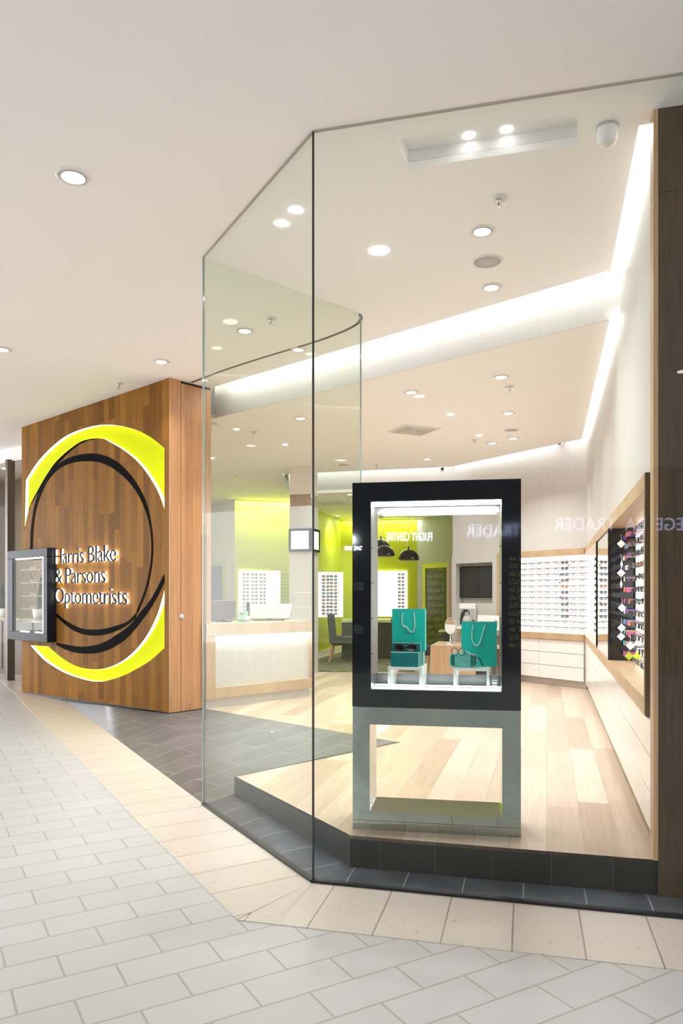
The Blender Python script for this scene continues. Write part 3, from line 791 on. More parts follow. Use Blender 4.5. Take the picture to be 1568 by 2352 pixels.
# neighbouring shopfront left of the sign wall
NB = at_d(23, 1366, 12.2).xy
b = B(); b.box(-0.05, 0.05, -0.06, 0.06, mallz(NB.x, NB.y), 3.72)
setting(b.make('trim_neighbour_post', M_bronze, M=frame(NB, (0.7, -0.7))), 'dark bronze upright of the neighbouring shopfront at the left edge', 'post')
nl = Vector((NB.x - 2.2, NB.y + 1.9)); nr = Vector((NB.x + 1.6, NB.y - 0.9))
pane('window_4', nl, NB, 0.1, 3.70, M_glass_anti, 'glass pane of the neighbouring shop left of the bronze upright')
pane('window_5', NB, nr, 0.1, 3.70, M_glass_anti, 'glass pane of the neighbouring shop between the bronze upright and the sign wall')
M_beige = simple('beige paint', (0.40, 0.30, 0.19), 0.6); M_brown = simple('dark brown laminate', (0.10, 0.06, 0.035), 0.4)
wall('wall_neighbour', Vector((-3.55, 13.4)), Vector((-10, 17.6)), 0, 3.92, M_beige, 0.1, 'beige wall inside the neighbouring shop')
wall('wall_neighbour_light_block', Vector((-10, 17.7)), Vector((nl.x - 0.05, nl.y + 0.05)), 0, 3.92, M_beige, 0.1, 'beige side wall added to block stray light from the neighbouring shop')  # added to keep the world light out of this shop
b = B(); b.prism([(nl.x, nl.y), (NB.x, NB.y), (nr.x, nr.y), (nr.x + 0.1, nr.y + 0.15), (NB.x + 0.1, NB.y + 0.15), (nl.x + 0.1, nl.y + 0.2)], 3.70, 3.92)
setting(b.make('wall_neighbour_head', M_ceil), 'white fascia over the neighbouring shopfront', 'wall')
slab('ceiling_neighbour', [(-14, 11.75), (-4.9, 11.75), (-3.45, 11.0), (-3.55, 13.5), (-10, 18.5), (-14, 18.5)], ZC, ZC + 0.05, M_ceil, 'ceiling of the neighbouring shop')
cab = thing('storage_cabinet', 'low dark brown cabinet inside the neighbouring shop at the left edge', 'cabinet', frame((NB.x - 0.5, NB.y + 1.1), (0.8, -0.6), 0.09))
b = B(); b.box(-1.2, 1.8, 0, 0.45, 0.0, 0.95); b.make('carcass', M_brown, cab, bevel=0.004)
b = B(); b.box(-1.22, 1.82, -0.02, 0.47, 0.95, 0.99); b.make('top', M_beige, cab, bevel=0.004)
for k in range(3):
    b = B(); b.box(-1.18 + k, -0.24 + k, -0.015, 0.0, 0.06, 0.92); b.make('door', M_brown, cab, bevel=0.003)
def snake_plant(M, label, h, n, seed):
    r = random.Random(seed)
    t = thing('potted_snake_plant', label, 'plant', M)
    b = B(); b.lathe([(0.0, 0.0), (0.085, 0.0), (0.11, 0.17), (0.10, 0.17), (0.095, 0.15), (0.0, 0.15)], seg=20); b.make('pot', M_paper, t)
    b = B()
    for k in range(n):
        a = r.uniform(0, 6.28); rr = r.uniform(0.01, 0.05); hh = h * r.uniform(0.6, 1.0); tl = r.uniform(0.05, 0.28); wd = r.uniform(0.022, 0.034)
        base = Vector((math.cos(a) * rr, math.sin(a) * rr, 0.14)); out = Vector((math.cos(a), math.sin(a), 0)); sd = Vector((-math.sin(a), math.cos(a), 0))
        vs = []; m_ = 7
        for i in range(m_):
            q = i / (m_ - 1); c_ = base + out * (tl * hh * q * q) + Vector((0, 0, hh * q)); ww = wd * (1 - q ** 2.4) * (0.7 + 0.6 * q) + 0.001
            vs += [c_ - sd * ww + out * 0.006, c_ - out * 0.004, c_ + sd * ww + out * 0.006]
        fs = []
        for i in range(m_ - 1):
            for j in range(2): fs.append((i * 3 + j, i * 3 + j + 1, i * 3 + 4 + j, i * 3 + 3 + j))
        b.add(vs, fs, 0, True)
    b.make('leaves', M_leaf, t)
M_leaf = simple('dark green leaf', (0.03, 0.085, 0.025), 0.4)
snake_plant(frame((NB.x + 0.18, NB.y + 0.72), (0.8, -0.6), 1.08), 'dark snake plant seen through the black display case', 0.72, 9, 3)
snake_plant(frame((NB.x - 0.72, NB.y + 1.35), (0.8, -0.6), 1.08), 'dark snake plant at the far left edge beyond the bronze upright', 0.66, 9, 5)

# ------------------------------------------------------------------ window display unit
DF = frame((0.0614, 4.178), (0.9857, -0.168), HP)
DW, DD = 0.927, 0.33
unit = thing('display_cabinet', 'black framed lit display cabinet on a mirror finished open base, behind the front glass', 'display cabinet', DF)
wx0, wx1, wz0, wz1 = 0.1015, 0.827, 0.790, 1.851          # window opening (heights above the floor)
zb = 0.694                                               # underside of the black box
ztop = 1.956
me = flat_shape([[(0, zb), (DW, zb), (DW, ztop), (0, ztop)], [(wx0, wz0), (wx1, wz0), (wx1, wz1), (wx0, wz1)]], 0.006, [M_black])
for v in me.vertices:
    x, y, z = v.co; v.co = (x, 0.006 - z, y)
link('front_frame', me, unit)
b = B()
b.box(0.002, wx0, 0.012, DD, zb + 0.002, ztop - 0.002); b.box(wx1, DW - 0.002, 0.012, DD, zb + 0.002, ztop - 0.002)
b.box(wx0, wx1, 0.012, DD, zb + 0.002, wz0); b.box(wx0, wx1, 0.012, DD, wz1, ztop - 0.002)
b.make('casing', M_blackmatt, unit)
M_lining = simple('grey lining', (0.20, 0.20, 0.205), 0.35, 0.6)
b = B(); b.box(wx0, wx0 + 0.003, 0.014, DD, wz0, wz1); b.make('side_lining', M_lining, unit)
b = B(); b.box(wx1 - 0.003, wx1, 0.014, DD, wz0, wz1); b.make('side_lining', M_lining, unit)
b = B(); b.box(wx0, wx1, 0.014, DD, wz0, wz0 + 0.004); b.make('floor_lining', M_lining, unit)
b = B(); b.box(wx0, wx1, 0.014, DD, wz1 - 0.004, wz1); b.make('top_lining', M_lining, unit)
b = B(); b.box(wx0, wx1, 0.004, 0.010, wz0, wz1); b.make('front_glass', M_glass_clear, unit)
b = B(); b.box(wx0, wx1, DD - 0.010, DD - 0.004, wz0 + 0.06, wz1 - 0.03); b.make('rear_glass', M_glass_clear, unit)
b = B(); b.box(wx0, wx1, DD - 0.02, DD - 0.002, wz0 + 0.004, wz0 + 0.062); b.make('rear_rail', simple('grey metal', (0.16, 0.165, 0.17), 0.35, 0.6), unit)
b = B(); b.box(wx0, wx1, DD - 0.02, DD - 0.002, wz1 - 0.04, wz1 - 0.004); b.make('rear_rail', bpy.data.materials['grey metal'], unit)
for yy, zz in ((0.035, wz1 - 0.016), (0.10, wz1 - 0.016), (0.03, wz0 + 0.012), (0.15, wz0 + 0.012)):
    b = B(); b.tube([(wx0 + 0.008, yy, zz), (wx1 - 0.008, yy, zz)], 0.0042, 8); b.make('light_tube', M_led if zz > 1.2 else M_ledlow, unit)
for k in range(4):
    for xx in (wx0 + 0.004, wx1 - 0.012):
        b = B(); b.box(xx, xx + 0.008, 0.03, 0.034, wz0 + 0.2 + k * 0.2, wz0 + 0.204 + k * 0.2); b.make('shelf_pin', M_blackmatt, unit)
# mirror finished base with an opening right through it
ox0, ox1, oz0, oz1 = 0.0975, 0.827, 0.103, 0.594
me = flat_shape([[(0.0, 0.0), (DW, 0.0), (DW, zb - 0.003), (0.0, zb - 0.003)], [(ox0, oz0), (ox1, oz0), (ox1, oz1), (ox0, oz1)]], 0.5 * (DD - 0.02), [M_steel])
for v in me.vertices:
    x, y, z = v.co; v.co = (x, DD / 2 - z, y)
link('mirror_base', me, unit, bevel=0.0015)
b = B(); b.box(0.0, DW, 0.0095, 0.0105, 0.052, 0.054); b.make('base_joint', M_joint, unit)

def dl(px, y):      # local x of a sight line at depth y in the unit
    return on_frame(DF, px, 1366, y)[0]
STZ = wz0 + 0.004 + 0.012
def stand(label, x, y, wd, dp, h, yaw):
    t = thing('riser_stand', label, 'stand', DF @ T(x, y, wz0 + 0.0045) @ RZ(yaw), 'white riser stands in the display cabinet')
    th = 0.016
    b = B(); b.box(0, wd, 0, dp, h - th, h); b.make('top', M_standwhite, t, bevel=0.001)
    for a, c in ((0, th), (wd - th, wd)):
        b = B(); b.box(a, c, 0, dp, 0.0, h - th); b.make('leg', M_standwhite, t, bevel=0.001)
    return t
M_standwhite = simple('white acrylic', (0.80, 0.84, 0.80), 0.25)
s1x = dl(891, 0.08); s2x = dl(1041, 0.08)
SH = 0.122
stand('white riser stand under the turquoise boxes, left in the display cabinet', s1x, 0.062, 0.195, 0.235, SH, -0.06)
stand('white riser stand under the open glasses case, right in the display cabinet', s2x, 0.062, 0.198, 0.235, SH, -0.06)
ZT = wz0 + 0.0045 + SH + 0.0005

def tbox(name, label, x, y, z, wx, dy, h, yaw, m, text=None, lid=False):
    t = thing('gift_box', label, 'box', DF @ T(x, y, z) @ RZ(yaw), 'turquoise boxes in the display cabinet')
    b = B(); b.box(0, wx, 0, dy, 0, h); b.make('carton', [m], t, bevel=0.0015)
    e = 0.0035
    b = B(); b.box(wx - e, wx + 0.0006, -0.0006, 0.002, 0, h + 0.0006); b.box(0, wx, -0.0006, 0.002, h - e, h + 0.0006); b.make('edge', M_teal_pale, t)
    if text:
        me = text_mesh(text, 0.0095, 0.0002, [M_ink], None, 0, 1.0, 'CENTER')
        link('lettering', me, t, T(wx * 0.5, -0.0012, h * 0.46) @ UPRIGHT)
    return t
M_teal_pale = simple('pale turquoise edge', (0.45, 0.78, 0.74), 0.4)
TXT = 'Tiffany & Co.'
yaw = -0.06
tbox('gift_box', 'deep turquoise box nearest the glass, lying in front on the left riser', dl(897, 0.08), 0.075, ZT, 0.162, 0.05, 0.083, yaw, M_teal_dark, TXT)
tbox('gift_box', 'deep turquoise box standing behind the black sunglasses', dl(900.5, 0.13), 0.130, ZT, 0.166, 0.045, 0.133, yaw, M_teal_dark)
tbox('gift_box', 'turquoise box under the taller bag, hindmost on the left riser', dl(902, 0.20), 0.185, ZT, 0.178, 0.09, 0.078, yaw, M_teal)

def bag(label, x, y, z, wd, dp, h, yaw, hx0, hx1, handle, tz):
    t = thing('gift_bag', label, 'bag', DF @ T(x, y, z) @ RZ(yaw), 'turquoise paper bags in the display cabinet')
    b = B()
    k = dp * 0.5
    # open topped paper bag with folded gussets
    out = [(0, 0), (wd, 0), (wd - 0.004, k), (wd, dp), (0, dp), (0.004, k)]
    n = len(out); inn = [(p[0] + (0.001 if p[0] < wd / 2 else -0.001), p[1] + (0.001 if p[1] < k else (-0.001 if p[1] > k else 0))) for p in out]
    vs = [(*p, 0) for p in out] + [(*p, h) for p in out] + [(*p, h) for p in inn] + [(*p, 0.002) for p in inn]
    fs = []
    for i in range(n):
        j = (i + 1) % n
        fs += [(i, j, n + j, n + i), (n + i, n + j, 2 * n + j, 2 * n + i), (2 * n + i, 2 * n + j, 3 * n + j, 3 * n + i)]
    fs += [tuple(range(n)), tuple(range(3 * n, 4 * n))]
    b.add(vs, fs); b.make('paper_body', M_teal, t)
    b = B(); b.box(0, wd, -0.0005, 0.0005, h - 0.004, h + 0.0005); b.make('top_fold', M_teal_light, t)
    b = B(); b.tube([(q[0], -0.0045, q[1]) for q in spline_pts(handle, 6)], 0.0026, 8); hd = b.make('cord_handle', M_cord, t)
    for q in (handle[0], handle[-1]):
        b = B(); b.tube([(q[0], -0.003, q[1]), (q[0], 0.0004, q[1])], 0.0042, 10); b.make('eyelet', M_teal_light, hd)
    me = text_mesh(TXT, 0.010, 0.0002, [M_ink], None, 0, 1.0, 'CENTER')
    link('lettering', me, t, T(wd * 0.52, -0.001, tz) @ UPRIGHT)
    return t
bx = dl(901, 0.215)
bag('taller turquoise paper bag with drooping white cord handle, behind the left boxes', bx, 0.195, ZT + 0.079, 0.192, 0.07, 0.246, yaw, 0, 0,
    [(0.063, 0.224), (0.058, 0.190), (0.060, 0.160), (0.072, 0.142), (0.088, 0.140), (0.098, 0.122), (0.113, 0.110), (0.127, 0.120), (0.133, 0.150), (0.132, 0.190), (0.127, 0.224)], 0.104)
bx2 = dl(1059.5, 0.20)
bag('shorter turquoise paper bag with a U shaped white cord handle, on the right', bx2, 0.165, ZT + 0.0005, 0.197, 0.07, 0.253, yaw, 0, 0,
    [(0.066, 0.234), (0.060, 0.190), (0.061, 0.150), (0.072, 0.126), (0.086, 0.118), (0.100, 0.126), (0.112, 0.160), (0.124, 0.200), (0.133, 0.232)], 0.117)
blk = thing('riser_block', 'clear acrylic riser block carrying the overhanging end of the right bag', 'riser', DF @ T(s2x + 0.215, 0.18, wz0 + 0.0045))
b = B(); b.box(0, 0.03, 0, 0.07, 0, SH); b.make('block', M_acr, blk)
# open glasses case with a cloth and spectacles lying on it
cx = dl(1031.5, 0.08)
cs = thing('glasses_case', 'pale turquoise open glasses case lying against the shorter bag', 'case', DF @ T(cx, 0.083, ZT) @ RZ(yaw) @ Matrix.Rotation(-0.12, 4, 'X'))
def rrect(w_, h_, r, n=6, ox=0, oz=0):
    out = []
    for cx_, cz_, a0 in ((w_ - r, h_ - r, 0), (r, h_ - r, 90), (r, r, 180), (w_ - r, r, 270)):
        for k in range(n + 1):
            a = math.radians(a0 + 90 * k / n); out.append((ox + cx_ + r * math.cos(a), oz + cz_ + r * math.sin(a)))
    return out
o_ = rrect(0.158, 0.079, 0.022); i_ = rrect(0.146, 0.067, 0.017, ox=0.006, oz=0.006); d_ = rrect(0.138, 0.059, 0.014, ox=0.010, oz=0.010)
n = len(o_)
vs = [(p[0], 0.03, p[1]) for p in rrect(0.150, 0.071, 0.02, ox=0.004, oz=0.004)] + [(p[0], 0.0, p[1]) for p in o_] + [(p[0], 0.0, p[1]) for p in i_] + [(p[0], 0.02, p[1]) for p in d_]
fs = [tuple(range(n)), tuple(range(3 * n, 4 * n))]
for i in range(n):
    j = (i + 1) % n
    for r_ in range(3): fs.append((r_ * n + i, r_ * n + j, (r_ + 1) * n + j, (r_ + 1) * n + i))
b = B(); b.add(vs, fs, 0, True); b.make('tray', M_teal_light, cs)
cl = thing('cleaning_cloth', 'pale turquoise folded cloth tucked into the open glasses case', 'cloth', DF @ T(cx + 0.030, 0.078, ZT) @ RZ(yaw) @ Matrix.Rotation(-0.10, 4, 'X'))
b = B(); gx, gz = 14, 12; vs = []
for j in range(gz + 1):
    for i in range(gx + 1):
        x = 0.088 * i / gx; z = 0.080 * j / gz + 0.006 * math.sin(i * 0.9) * (j / gz) + (0.004 if i > 9 else 0) * j / gz
        vs.append((x, -0.002 + 0.0022 * math.sin(j * 1.1 + i * 0.4), z))
fs = [(j * (gx + 1) + i, j * (gx + 1) + i + 1, (j + 1) * (gx + 1) + i + 1, (j + 1) * (gx + 1) + i) for j in range(gz) for i in range(gx)]
b.add(vs, fs, 0, True); cm = b.make('fabric', M_teal_light, cl); sm = cm.modifiers.new('solid', 'SOLIDIFY'); sm.thickness = 0.0012
# ------------------------------------------------------------------ spectacles
def lens_outline(cx_, w_, h_, n=14, e=2.6, sx=1):
    out = []
    for k in range(n):
        a = 2 * math.pi * k / n; c, s_ = math.cos(a), math.sin(a)
        x = math.copysign(abs(c) ** (2 / e), c) * w_ / 2; z = math.copysign(abs(s_) ** (2 / e), s_) * h_ / 2
        z += 0.06 * w_ * (x * sx / w_)            # cat-eye lift
        out.append((cx_ + x, z))
    return out
def spec_builder(w_=0.058, h_=0.040, r=0.0021, seg=4, n=12, e=2.6, folded=False):
    b = B()
    for sx in (-1, 1):
        ol = lens_outline(sx * (w_ / 2 + 0.008), w_, h_, n, e, sx)
        b.tube([(p[0], 0.003 * (abs(p[0]) / 0.06) ** 2, p[1]) for p in ol], r, seg, 0, closed=True)
        b.add([(p[0], 0.003 * (abs(p[0]) / 0.06) ** 2, p[1]) for p in ol], [tuple(range(n))], 1)
        xo = sx * (w_ + 0.009)
        b.tube([(xo - sx * 0.004, 0.003, h_ * 0.28), (xo, 0.010, h_ * 0.28), (xo, 0.075, h_ * 0.28), (xo - sx * 0.002, 0.105, h_ * 0.22), (xo - sx * 0.004, 0.128, -0.006)], r * 0.9, seg, 0)
    b.tube([(-0.0095, 0.0, h_ * 0.16), (0, -0.001, h_ * 0.24), (0.0095, 0.0, h_ * 0.16)], r, seg, 0)
    return b
def lensmat(name, col, alpha):
    m = bpy.data.materials.new(name); m.use_nodes = True; nt = m.node_tree; nt.nodes.clear()
    out = N(nt, 'ShaderNodeOutputMaterial'); tr = N(nt, 'ShaderNodeBsdfTransparent'); gl = N(nt, 'ShaderNodeBsdfPrincipled')
    gl.inputs['Base Color'].default_value = (*col, 1); gl.inputs['Roughness'].default_value = 0.1
    mx = N(nt, 'ShaderNodeMixShader'); mx.inputs[0].default_value = alpha
    nt.links.new(tr.outputs[0], mx.inputs[1]); nt.links.new(gl.outputs[0], mx.inputs[2]); nt.links.new(mx.outputs[0], out.inputs[0])
    return m
L_clear = lensmat('clear lens', (0.9, 0.92, 0.92), 0.10)
L_grey = lensmat('grey lens', (0.05, 0.06, 0.075), 0.85)
L_brown = lensmat('brown lens', (0.16, 0.07, 0.03), 0.85)
L_amber = lensmat('amber lens', (0.42, 0.20, 0.03), 0.85)
L_blue = lensmat('blue lens', (0.07, 0.09, 0.17), 0.8)
FR = [simple('frame ' + n_, c_, 0.25) for n_, c_ in (('black', (0.015, 0.015, 0.015)), ('dark brown', (0.05, 0.028, 0.015)), ('tortoise', (0.16, 0.07, 0.025)), ('gunmetal', (0.10, 0.10, 0.11)), ('red', (0.34, 0.03, 0.025)),
      ('pink', (0.55, 0.08, 0.28)), ('light blue', (0.10, 0.36, 0.50)), ('ivory', (0.72, 0.62, 0.50)), ('purple', (0.16, 0.05, 0.30)), ('coral', (0.70, 0.20, 0.10)))]
SPEC_DARK = [spec_builder(0.055, 0.038, 0.0034).mesh('eyeglasses', [FR[k], L_clear]) for k in (0, 1, 3, 0, 2)]
SPEC_COL = [spec_builder(0.054, 0.037, 0.0030).mesh('eyeglasses', [FR[k], L_clear]) for k in (4, 5, 6, 7, 8, 9, 0)]
SPEC_IV = spec_builder(0.055, 0.038, 0.0035).mesh("eyeglasses", [FR[7], L_clear])
SUN = [spec_builder(0.060, 0.046, 0.0026, e=2.2).mesh('sunglasses', [FR[a], l_]) for a, l_ in ((0, L_grey), (2, L_brown), (0, L_blue), (2, L_amber), (1, L_grey), (0, L_grey))]
rnd = random.Random(11)
def put_spec(kind, me, M, label, group):
    o = link(kind, me, None, M)
    return tag(o, label, kind.replace('_', ' '), group)

def rack_rows(z0, z1, n=12): return [z1 - (z1 - z0) * k / (n - 1) for k in range(n)]

# ------------------------------------------------------------------ rear eyewear rack (wall facing the entrance)
FT, FB_, BND = 2.157, 0.849, 0.092
rk = thing('display_rack', 'white backlit eyewear rack framed in oak on the rear right wall', 'display rack', BWF)
RL = 1.60
for nm, z0, z1 in (('frame_top', FT - BND, FT), ('frame_bottom', FB_, FB_ + BND)):
    b = B(); b.box(0.0, RL, -0.21, 0.012, z0, z1); b.make(nm, M_oak, rk, bevel=0.002)
b = B(); b.box(RL, RL + 0.035, -0.21, 0.012, FB_, FT); b.make('frame_end', M_oakv, rk, bevel=0.002)
b = B(); b.box(-0.10, RL, -0.24, -0.195, FB_ + BND, FT - BND); b.make('back_panel', M_panel, rk)
M_railgrey = simple('grey rail', (0.22, 0.22, 0.22), 0.4)
rowsB = rack_rows(1.015, 1.965)
for z in rowsB:
    b = B(); b.box(0.0, RL - 0.01, -0.085, -0.080, z - 0.0025 + 0.012, z + 0.0025 + 0.012); b.box(0.5, 0.51, -0.195, -0.08, z + 0.0095, z + 0.0145); b.box(1.2, 1.21, -0.195, -0.08, z + 0.0095, z + 0.0145)
    b.make('rail', M_railgrey, rk)
for r_, z in enumerate(rowsB):
    for c in range(10):
        x = 0.08 + c * 0.152
        sun = (c == 2 and r_ < 10)
        M_ = BWF @ T(x, -0.055, z) @ RZ(math.pi + rnd.uniform(-0.08, 0.08))
        if sun:
            put_spec('sunglasses', SUN[rnd.randrange(6)], M_, 'tinted sunglasses on the %s row of the rear right rack' % ORD[r_], 'sunglasses down the rear right rack')
        else:
            put_spec('eyeglasses', SPEC_DARK[rnd.randrange(5)], M_, 'clear dark framed glasses along the %s row of the rear right rack' % ORD[r_], 'glasses on the %s row of the rear right rack' % ORD[r_])
M_tagred = simple('red tag', (0.36, 0.05, 0.02), 0.5); M_tagwhite = simple('white tag', (0.88, 0.86, 0.82), 0.5); M_taglime = simple('lime tag', (0.55, 0.66, 0.02), 0.5)
def hang_tag(M, m, label, group, s=0.032):
    t = thing('hang_tag', label, 'tag', M, group)
    b = B(); b.prism_y([(0, -s), (s, 0), (0, s), (-s, 0)], -0.001, 0.001); b.make('card', m, t)
    b = B(); b.tube([(0, 0, s - 0.004), (0.002, 0.002, s + 0.02), (0.0, 0.006, s + 0.045)], 0.0012, 5); b.make('string', M_cord, t)
for r_, dx, dz in ((0, -0.075, -0.045), (2, 0.07, 0.0), (3, 0.075, -0.03), (3, -0.07, 0.02), (6, 0.065, 0.015), (7, -0.07, 0.03), (8, -0.065, 0.0), (9, -0.075, 0.01)):
    hang_tag(BWF @ T(0.08 + 2 * 0.152 + dx, -0.045, rowsB[r_] + dz), M_tagred, 'small red tag beside the sunglasses %s of the rear right rack' % ('on the %s row' % ORD[r_]), 'red tags on the rear right rack', 0.018)

# ------------------------------------------------------------------ right wall display: frame, bays, mirror, divider
cF = 0.506                                  # face of the oak frame
def rf(a, y=0.0, z=0.0): return RWF @ T(a, -cF + y, z)
RM = RWF @ T(0, -cF, 0)
fr = thing('display_rack', 'long oak framed eyewear display along the right wall, nearest the glass', 'display rack', RM)
a0, a1 = 4.26, 10.90
for nm, z0, z1 in (('frame_top', FT - BND, FT), ('frame_bottom', FB_, FB_ + BND)):
    b = B(); b.box(a0 + 0.05, a1, -0.225, 0.0, z0, z1); b.make(nm, M_oak, fr, bevel=0.002)
b = B(); b.box(a0, a0 + 0.05, -0.225, 0.0, FB_, FT); b.make('end_stile', M_stile, fr, bevel=0.002)
aD = 6.72; aM = 8.35
b = B(); b.box(a0 + 0.05, aD - 0.012, -0.245, -0.215, FB_ + BND, FT - BND); b.make('back_panel', M_panel, fr)
b = B(); b.box(aM + 0.02, a1, -0.245, -0.215, FB_ + BND, FT - BND); b.make('back_panel', M_panel, fr)
b = B(); b.box(aD - 0.012, aD + 0.004, -0.215, 0.004, FB_ + BND, FT - BND); b.make('divider', simple('black acrylic', (0.012, 0.012, 0.013), 0.05), fr)
b = B(); b.box(aD - 0.06, aD - 0.012, -0.214, -0.205, FB_ + BND, FT - BND); b.make('corner_strip', M_black, fr)
rowsR = rack_rows(1.01, 1.985)
for z in rowsR:
    b = B(); b.box(a0 + 0.06, aD - 0.02, -0.155, -0.150, z + 0.0095, z + 0.0145); b.make('rail', M_acr, fr)
    b = B(); b.box(aM + 0.03, a1 - 0.05, -0.155, -0.150, z + 0.0095, z + 0.0145); b.make('rail', M_chrome, fr)
mir = thing('wall_mirror', 'tall black framed mirror set between the bays of the right wall display', 'mirror', RM)
b = B(); b.box(aD + 0.006, aM - 0.10, -0.03, -0.004, FB_ + BND + 0.03, FT - BND - 0.02); b.make('mirror_glass', M_mirror, mir)
b = B(); b.box(aM - 0.10, aM + 0.015, -0.04, 0.002, FB_ + BND + 0.002, FT - BND - 0.002); b.make('frame', M_blackmatt, mir)
b = B(); b.box(aD + 0.006, aM - 0.10, -0.03, -0.002, FB_ + BND + 0.002, FB_ + BND + 0.03); b.make('sill_rail', M_chrome, mir)
# spectacles of the near bay; the coloured ones hang next to the black divider
for r_, z in enumerate(rowsR):
    for c in range(12):
        a = aD - 0.115 - c * 0.185
        col = c < 3
        me = SPEC_COL[rnd.randrange(7)] if col else SPEC_DARK[rnd.randrange(5)]
        M_ = RM @ T(a, -0.128 + (0.012 if col else 0), z + rnd.uniform(-0.006, 0.006)) @ RZ(math.pi + rnd.uniform(-0.12, 0.12))
        if col:
            put_spec('eyeglasses', me, M_, 'colourful glasses beside the black divider on the %s row of the right wall display' % ORD[r_], 'colourful glasses on the %s row by the divider' % ORD[r_])
        else:
            put_spec('eyeglasses', me, M_, 'dark framed glasses on the %s row of the near white bay, right wall' % ORD[r_], 'glasses on the %s row of the near right bay' % ORD[r_])
    for c in range(3):
        a = a1 - 0.16 - c * 0.17
        put_spec('eyeglasses', SPEC_DARK[rnd.randrange(5)], RM @ T(a, -0.128, z) @ RZ(math.pi + rnd.uniform(-0.15, 0.15)), 'glasses seen edge on at the corner of the right wall display, %s row' % ORD[r_], 'glasses on the %s row at the far corner' % ORD[r_])
for i, (px, py, m_) in enumerate(((1426, 1249, 0), (1427, 1296, 1), (1426, 1316, 0), (1426, 1342, 1), (1428, 1396, 0), (1427, 1442, 0), (1426, 1462, 0), (1447, 1483, 0), (1461, 1483, 0), (1444, 1507, 2), (1463, 1507, 2))):
    yy = -0.075 if px < 1440 else (-0.10 if px < 1455 else -0.15)
    x, z = on_frame(RM, px, py, yy)
    nm = ['white', 'white', 'lime'][m_]
    where = ['highest white diamond tag beside the black divider', 'second white diamond tag down beside the black divider, seen edge on', 'third white diamond tag down beside the black divider', 'fourth white diamond tag down beside the divider, seen edge on',
             'fifth white diamond tag down beside the black divider', 'sixth white diamond tag down beside the black divider', 'seventh white diamond tag down, close above the pair of white tags', 'left tag of the pair of white diamonds low on the right wall display',
             'right tag of the pair of white diamonds low on the right wall display', 'left lime green diamond tag at the bottom of the right wall display', 'right lime green diamond tag at the bottom of the right wall display'][i]
    hang_tag(RM @ T(x, yy, z) @ RZ(-1.35 if m_ == 0 or m_ == 2 else -0.35), M_taglime if m_ == 2 else M_tagwhite, where, 'diamond tags on the right wall display', 0.034)

# ------------------------------------------------------------------ drawer units
def drawer_unit(M, wd, label, group, rows=3, h0=HP + 0.10, h1=0.849, depth=0.42):
    t = thing('drawer_unit', label, 'drawers', M, group)
    b = B(); b.box(0.0, wd, -depth, -0.019, h0, h1 - 0.002); b.make('carcass', M_white, t)
    b = B(); b.box(0.0, wd, -depth, -0.062, HP + 0.001, h0); b.make('kickboard', M_kick, t)
    hh = (h1 - h0) / rows
    for k in range(rows):
        b = B(); b.box(0.002, wd - 0.002, -0.018, 0.0, h0 + k * hh + 0.003, h0 + (k + 1) * hh - 0.005); b.make('drawer_front', M_drawer, t, bevel=0.0015)
aa = 4.09
names = ['nearest the glass', 'second from the glass', 'third from the glass', 'fourth from the glass', 'fifth from the glass', 'sixth from the glass', 'at the far corner']
CM2 = RWF @ T(0, -0.515, 0)
wdt = (10.86 - aa) / 7
for k in range(7):
    drawer_unit(CM2 @ T(aa + k * wdt, 0, 0), wdt, 'pale gloss three drawer unit along the right wall, %s' % names[k], 'drawer units along the right wall', depth=0.28)
for k in range(2):
    drawer_unit(BWF @ T(0.02 + k * 0.79, -0.01, 0), 0.79, 'pale three drawer unit under the rear rack, %s' % ('in the corner' if k == 0 else 'beside the display cabinet'), 'drawer units under the rear rack', depth=0.28)

# ------------------------------------------------------------------ screen, posters, desk beside the rear rack
def bw(px, py, y=0.0): return on_frame(BWF, px, py, y)
tx1, tz1 = bw(1057, 1303, -0.12); tx0, tz0 = bw(1142, 1373, -0.12)
tv = thing('wall_screen', 'black flat screen set into the pale wall beside the rear rack', 'television', BWF @ T(0, -0.135, 0))
b = B(); b.box(tx0, tx1, 0.0, 0.045, tz0, tz1); tvc = b.make('casing', M_blackmatt, tv, bevel=0.003)
b = B(); b.box(tx0 + 0.012, tx1 - 0.012, 0.045, 0.047, tz0 + 0.012, tz1 - 0.012); b.make('screen', M_black, tvc)
# wooden desk
dk0 = at_d(988, 1366, 11.55); DKF = frame(dk0, (0.97, -0.25), HP)
DKW, DKD, DKH = 0.70, 1.05, 0.535
DKH = EYE - (1482 - CY) / FPX * 11.55 - HP
desk = thing('desk', 'oak desk with solid front, carrying a small round mirror, behind the display cabinet', 'desk', DKF)
b = B(); b.prism([(0, 0), (1.22, 0), (1.22, 0.33), (0.25, 0.97), (0, 1.05)], DKH - 0.04, DKH); b.make('top', M_oak, desk, bevel=0.002)
b = B(); b.box(0, DKW, 0.0, 0.03, 0, DKH - 0.04); b.make('front_panel', M_oakv, desk)
b = B(); b.box(0, 0.03, 0.03, DKD, 0, DKH - 0.04); b.make('side_panel', M_oakv, desk)
b = B(); b.box(DKW + 0.50, DKW + 0.54, 0.02, 0.06, 0, DKH - 0.04); b.make('leg', M_chrome, desk)
mx_ = at_z(1034, 1480, HP + DKH)
mr = thing('table_mirror', 'small oval pedestal mirror standing on the oak desk', 'mirror', T(*mx_))
b = B(); b.lathe([(0.0, 0.0), (0.075, 0.0), (0.07, 0.012), (0.02, 0.035), (0.012, 0.04), (0.009, 0.17)], seg=24); b.make('stand', M_chrome, mr)
b = B()
ell = [(0.088 * math.cos(2 * math.pi * k / 28), 0, 0.29 + 0.125 * math.sin(2 * math.pi * k / 28)) for k in range(28)]
